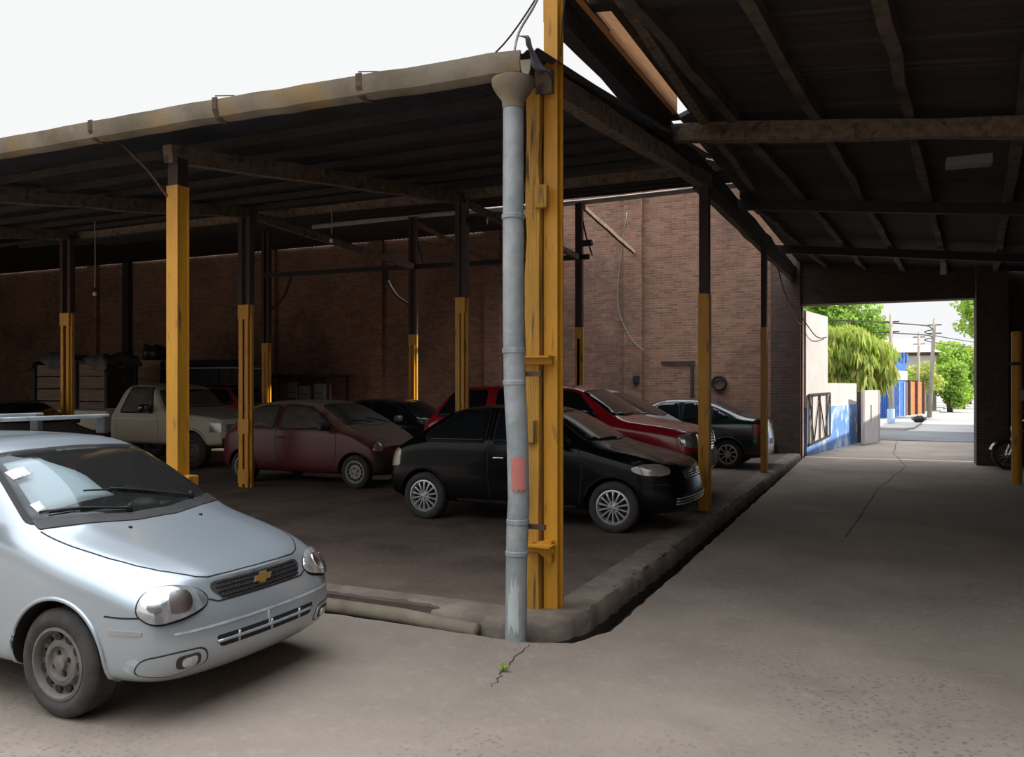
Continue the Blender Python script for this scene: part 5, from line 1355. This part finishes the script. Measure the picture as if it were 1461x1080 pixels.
def tree(label, loc, h, blobs, mats, size, n, seed, trunk_r=.16, group=None, name='street_tree', droop=0):
    rr = random.Random(seed); r = thing(name, label, 'tree', loc, 0, group)
    b = NB(); top = h*.75
    tube(b, [(0,0,0), (rr.uniform(-.1,.1), rr.uniform(-.1,.1), top*.5), (0,0,top)], trunk_r, 8, scales=[1.2,.9,.6])
    for c, rad in blobs: tube(b, [(0,0,top*.6), (V((0,0,top*.6))+V(c))/2 + V((0,0,.2)), V(c)], trunk_r*.45, 6, scales=[1.2,.8,.4])
    obj('trunk', b, MT['bark'], r, smooth=True)
    b = NB(); tot = sum(q[1][0]*q[1][2] for q in blobs)
    for c, rad in blobs: leaves(b, c, rad, int(n*rad[0]*rad[2]/tot), size, rr, droop, mi=0)
    for f in b.faces: f.material_index = 0 if rr.random() < .65 else len(mats)-1
    obj('foliage', b, mats, r); return r
def frame_box(name, c, s, m): b = NB(); box(b, c, s); return struct(name, b, m)
# ground beyond the gate
frame_box('street_pavement', (0, 46, -.06), (60, 32, .1), MT['street'])
frame_box('cross_street', (0, 33.5, -.035), (60, 6.5, .1), MT['asphalt'])
bm = NB(); prism(bm, [(.2, 36.6), (9.5, 36.6), (9.5 + 8, 170), (8, 170)][::1], -.03, .012); struct('street_road', bm, MT['street'])
bm = NB(); prism(bm, [(-12, 37.6), (.1, 37.2), (.45, 38.2), (1.0, 46), (2.2, 62), (9.0, 170), (-12, 170)], -.05, .10); struct('street_sidewalk', bm, MT['street'])
# white and blue wall left of the gate
W0, W1 = V((-2.2, 22.45)), V((-1.28, 28.3)); wd = (W1-W0).normalized(); wn = V((-wd.y, wd.x)); wa = math.atan2(wd.y, wd.x)
def wall_run(name, s0, s1, z0, z1, m, th=.25, prot=0):
    c = W0 + wd*(s0+s1)/2 + wn*(th/2 - prot); b = NB(); box(b, (0,0,(z0+z1)/2), (s1-s0, th, z1-z0)); return struct(name, b, m, loc=(c.x, c.y, 0), rot=(0,0,wa))
wall_run('street_wall_left', 0, 2.25, 1.2, 3.68, MT['white_wall'])
wall_run('street_wall_left', 2.25, 5.92, 1.2, 1.86, MT['white_wall'])
wall_run('street_wall_left', 0, 5.92, -.1, 1.22, MT['blue_wall'], .27, .02)
# coping rounding and the steel lattice leaning on it
r = thing('steel_lattice', 'dark steel lattice panel with slanting bars on the white wall past the gate', 'lattice', tuple(W0 + wd*1.15 - wn*.06) + (0,), wa)
b = NB()
for p, q in (((-1.1,.28),(1.1,.42)), ((-1.1,1.55),(1.1,1.58)), ((-1.1,.28),(-1.1,1.55)), ((1.1,.42),(1.1,1.58)), ((0,.34),(0,1.56)), ((.75,.4),(.75,1.57)), ((-.8,.3),(-.8,1.55))):
    beam(b, (p[0], 0, p[1]), (q[0], 0, q[1]), .05, .03, up=(0,1,0))
obj('frame', b, MT['steel'], r)
for p, q in (((-1.05,1.5),(-.6,.32)), ((-.6,.32),(-.05,1.5)), ((-.05,1.5),(.6,.38)), ((.6,.38),(1.0,1.5))):
    b = NB(); beam(b, (p[0], 0, p[1]), (q[0], 0, q[1]), .035, .025, up=(0,1,0)); obj('brace', b, MT['steel'], r)
# pale panel backing of the lattice
b = NB(); box(b, (0, .045, .93), (2.2, .02, 1.24)); o = obj('backing', b, MT['white_wall'], r); o['label'] = 'pale panel behind the bars'
# open white gate leaf
g0, g1 = V((-1.08, 27.2)), V((-.66, 28.75)); gd = g1-g0; ga = math.atan2(gd.y, gd.x)
r = thing('gate_leaf', 'open white gate leaf standing beside the blue wall', 'gate', (*((g0+g1)/2), 0), ga)
b = NB(); box(b, (0,0,.84), (gd.length, .07, 1.62), bev=.01); obj('panel', b, MT['white_wall'], r)
for x in (-.72, .72):
    b = NB(); box(b, (x, -.045, .84), (.08, .03, 1.62)); obj('stile', b, MT['white_wall'], r)
b = NB(); box(b, (-.1, -.05, .95), (.03, .04, .5)); obj('pull_bar', b, MT['pale_pipe'], r)
b = NB(); box(b, (-1.35, 28.75, .8), (.5, .5, 1.6)); struct('street_wall_pier', b, MT['brick_dark'])
# drooping bush above it
rr = random.Random(4); r = thing('drooping_bush', 'big yellow green drooping bush over the white wall', 'bush', (-1.75, 31.2, 0))
b = NB(); tube(b, [(0,0,0), (0,0,1.5), (.1,0,2.7)], .14, 8, scales=[1,.8,.5]); obj('trunk', b, MT['bark'], r)
b = NB()
for c, rad, n in (((.2,-.1,3.1), (1.1,1.0,.8), 2400), ((.7,-.2,2.6), (.85,.8,.8), 2200), ((-.5,0,2.7), (.9,.9,.9), 1800), ((.35,-.4,2.0), (.8,.7,.55), 1400), ((-.2,-.2,3.6), (.6,.6,.35), 700)):
    leaves(b, c, rad, n, .19, rr, .8, .5)
for f in b.faces: f.material_index = 0 if rr.random() < .6 else 1
obj('foliage', b, [MT['leaf_yellow'], MT['leaf']], r)
tree('tall green tree rising behind the white wall', (-3.4, 46.5, 0), 6.4, [((.6,0,5.4), (1.6,1.6,1.2)), ((-.9,0,5.6), (1.5,1.5,1.3)), ((1.7,.2,4.6), (1.2,1.2,1.0)), ((-.2,0,6.5), (1.5,1.3,.9))], [MT['leaf_dark'], MT['leaf']], .22, 9000, 21)
tree('bright green tree hanging in at the right of the gate opening', (5.3, 50, 0), 6.0, [((-.9,0,5.2), (1.6,1.6,1.2)), ((.6,0,5.8), (2.0,1.8,1.6)), ((-.7,-.3,3.9), (.9,.9,.7)), ((-1.6,0,6.0), (1.1,1.1,.8))], [MT['leaf'], MT['leaf_dark']], .22, 9000, 22)
tree('bushy green sidewalk tree beyond the leaning pole', (4.4, 76, 0), 4.4, [((0,0,3.4), (2.0,2,1.5)), ((1.6,0,2.9), (1.7,1.7,1.3)), ((-1.0,0,4.2), (1.5,1.5,1.2)), ((.6,-.5,1.9), (1.6,1.4,.8))], [MT['leaf'], MT['leaf_dark']], .28, 8000, 23)
tree('amber yellow tree far down the street', (7.6, 84, 0), 6.6, [((.4,0,5.4), (1.9,2,1.5)), ((-.9,0,4.2), (1.5,1.5,1.2)), ((1.4,0,4.0), (1.6,1.6,1.3))], [MT['leaf_amber'], MT['leaf']], .30, 6000, 24)
tree('dark green tree at the far end of the street', (11.0, 125, 0), 6, [((0,0,4.2), (3.0,2,2.0)), ((-2.6,0,3.4), (2.4,2,1.6)), ((3.0,0,5.2), (3.2,2,2.4))], [MT['leaf_dark'], MT['leaf']], .45, 4500, 25)
tree('low bushy green tree close behind the leaning pole', (3.0, 65, 0), 3.0, [((0,0,2.0), (1.0,1.2,1.1)), ((.4,0,1.2), (.9,1,.9)), ((.2,0,2.9), (.9,1,.6))], [MT['leaf_dark'], MT['leaf']], .26, 4500, 31)
tree('round green tree further along the sidewalk behind the low bushy one', (6.3, 98, 0), 5, [((0,0,3.4), (2.2,2,1.8)), ((-.6,0,1.8), (1.8,1.6,1.3)), ((1.8,0,2.2), (1.8,1.6,1.6))], [MT['leaf_dark'], MT['leaf']], .36, 5000, 32)
tree('small yellow green shrub beside the orange fence', (1.2, 61, 0), 3.0, [((0,0,2.6), (.9,.9,.7)), ((.5,0,2.0), (.8,.8,.6))], [MT['leaf_yellow'], MT['leaf']], .2, 1800, 26, .08, None, 'street_shrub')
# poles
def pole(label, x, y, h, rr_, dx=0, arms=True):
    r = thing('utility_pole', label, 'pole', (x, y, .1), 0, 'poles along the street')
    b = NB(); tube(b, [(0,0,0), (dx*.5,0,h*.5), (dx,0,h)], rr_, 10, scales=[1.15,1,.75]); obj('shaft', b, MT['pole'], r, smooth=True)
    if arms:
        for z in (h-.35, h-.8):
            b = NB(); box(b, (dx, 0, z), (.7, .06, .06)); obj('crossarm', b, MT['bark'], r)
    return r
pole('pale pole in front of the blue building', -.45, 41.8, 4.95, .10)
b = NB(); lathe(b, [(.165, .12), (.165, .75)], 12, 'Z', 0, (-.45, 41.8, 0)); tag(obj('pole_guard', b, M('pale blue paint', (.42,.55,.75), rough=.7)), 'pale blue band round the foot of the pole', 'band')
pole('tall leaning pale pole beside the street', 1.35, 50.9, 5.35, .11, .25)
pole('slim grey pole beyond the white house corner', .9, 60, 5.2, .10, .1)
for i, z in enumerate((5.0, 4.55)):
    cable('power line spanning the street poles, ' + ('upper' if i == 0 else 'lower'), [(-12, 40, z+.5), (-.45, 41.8, z-.35), (1.5, 50.9, z-.1), (2.0, 60, z), (12, 110, z+1)], .03)
# blue building, orange fence, white house
bd = V((1.2, 4.9)).normalized(); ba = math.atan2(bd.y, bd.x)
r = thing('blue_building', 'blue building with board gates behind the pale pole', 'building', (-1.15, 47.6, .05), ba)
b = NB(); box(b, (1.3, .1, 1.1), (2.6, .2, 2.2)); obj('board_gate', b, MT['blue_gate'], r)
for k in range(7):
    b = NB(); box(b, (.18+.37*k, -.02, 1.1), (.05, .06, 2.2)); obj('gate_batten', b, MT['blue_gate'], r)
b = NB(); box(b, (4.2, 1.2, 1.6), (3.2, 2.4, 3.2)); obj('wall', b, MT['blue_gate'], r)
b = NB(); box(b, (4.2, -.02, 2.35), (3.2, .08, .5)); o = obj('window_band', b, M('pale blue plaster', (.5,.62,.8), rough=.8), r); o['label'] = 'pale blue band across the wall'
for k in range(5):
    b = NB(); box(b, (2.75+.72*k, -.05, 3.35), (.3, .1, .5)); obj('parapet_block', b, MT['blue_gate'], r)
for k in range(3):
    b = NB(); box(b, (3.0+1.1*k, -.03, 1.0), (.14, .06, 1.9)); obj('pillar', b, M('light blue paint', (.25,.38,.68), rough=.7), r)
r = thing('orange_fence', 'orange board fence past the blue building', 'fence', (.3, 54, .05), ba)
b = NB(); box(b, (2, .1, 1.0), (4, .12, 2.0)); obj('boards', b, MT['orange_wood'], r)
for k in range(3):
    b = NB(); box(b, (.3+1.7*k, 0, 1.05), (.16, .2, 2.1)); obj('fence_post', b, MT['bark'], r)
r = thing('white_house', 'white house with a low pale roof behind the poles', 'building', (-.6, 70, 0))
b = NB(); box(b, (0, 0, 2.1), (5.6, 8, 4.2)); obj('wall', b, MT['white_wall'], r)
b = NB()
v = [b.verts.new(p) for p in ((-3.1,-4.4,4.2),(3.1,-4.4,4.2),(3.1,4.4,4.2),(-3.1,4.4,4.2),(-1.2,0,5.4),(1.2,0,5.4))]
for f in ((0,1,5,4),(1,2,5),(2,3,4,5),(3,0,4),(3,2,1,0)): b.faces.new([v[i] for i in f])
obj('roof', b, M('pale roof tiles', (.5,.42,.38), (.42,.35,.3), 3, .85), r)
b = NB(); box(b, (0, -4.03, 4.05), (5.9, .12, .18)); obj('eaves', b, MT['bark'], r)
for x in (-1.2, 1.3):
    b = NB(); box(b, (x, -4.02, 2.4), (.9, .06, 1.2)); obj('window', b, MT['dark_glass'], r)
# pale garden walls further down the sidewalk
b = NB(); prism(b, [(1.5, 64), (1.9, 70), (1.6, 70), (1.2, 64)], 0, 1.9); struct('street_wall_far', b, M('pale garden wall', (.42,.36,.30), (.3,.26,.22), .6, .9))
# right hand street wall, just past the pier
r0, r1 = V((1.66, 22.6)), V((3.4, 44)); rd = r1-r0
for z0, z1, m in ((1.15, 3.0, MT['white_wall']), (-.1, 1.15, MT['blue_wall'])):
    c = (r0+r1)/2; b = NB(); box(b, (0, -.12, (z0+z1)/2), (rd.length, .24, z1-z0)); struct('street_wall_right', b, m, loc=(c.x+.02, c.y, 0), rot=(0,0,math.atan2(rd.y, rd.x)))
# black bag at the kerb
b = NB(); bmesh.ops.create_icosphere(b, subdivisions=3, radius=1); rr = random.Random(1)
for v in b.verts: v.co = V((v.co.x*.24, v.co.y*.22, max(v.co.z, -.7)*.19+.133)) * (1 + .08*math.sin(9*v.co.x+4*v.co.z))
tag(obj('rubbish_bag', b, MT['black'], loc=(.72, 43.6, .1), smooth=True), 'black rubbish bag on the kerb between the poles', 'bag')
b = NB(); box(b, (0,0,.1), (.7,.4,.16), bev=.04); tag(obj('kerb_slab', b, MT['asphalt'], loc=(.78, 46.5, .09)), 'low dark slab behind the rubbish bag', 'slab')

# ================================================================== light
w = bpy.data.worlds.new('sky'); S.world = w; w.use_nodes = True; nt = w.node_tree
bg = nt.nodes['Background']; tc = node(nt, 'ShaderNodeTexCoord'); sp = node(nt, 'ShaderNodeSeparateXYZ'); nt.links.new(tc.outputs['Generated'], sp.inputs[0])
rp = node(nt, 'ShaderNodeValToRGB'); e = rp.color_ramp.elements
e[0].position = 0; e[0].color = (.86,.87,.88,1); e[1].position = 1; e[1].color = (3.4*SKY,3.55*SKY,3.8*SKY,1)
q = e.new(.42); q.color = (.86,.865,.87,1)
nt.links.new(sp.outputs[2], rp.inputs[0]); nt.links.new(rp.outputs[0], bg.inputs['Color']); bg.inputs['Strength'].default_value = SKY_STR
sun = bpy.data.lights.new('sun', 'SUN'); sun.energy = SUN_E; sun.angle = math.radians(1.2); sun.color = (1, .95, .86)
so = bpy.data.objects.new('sun', sun); COL.objects.link(so)
so.rotation_euler = V((.78,.05,.58)).to_track_quat('Z', 'Y').to_euler()
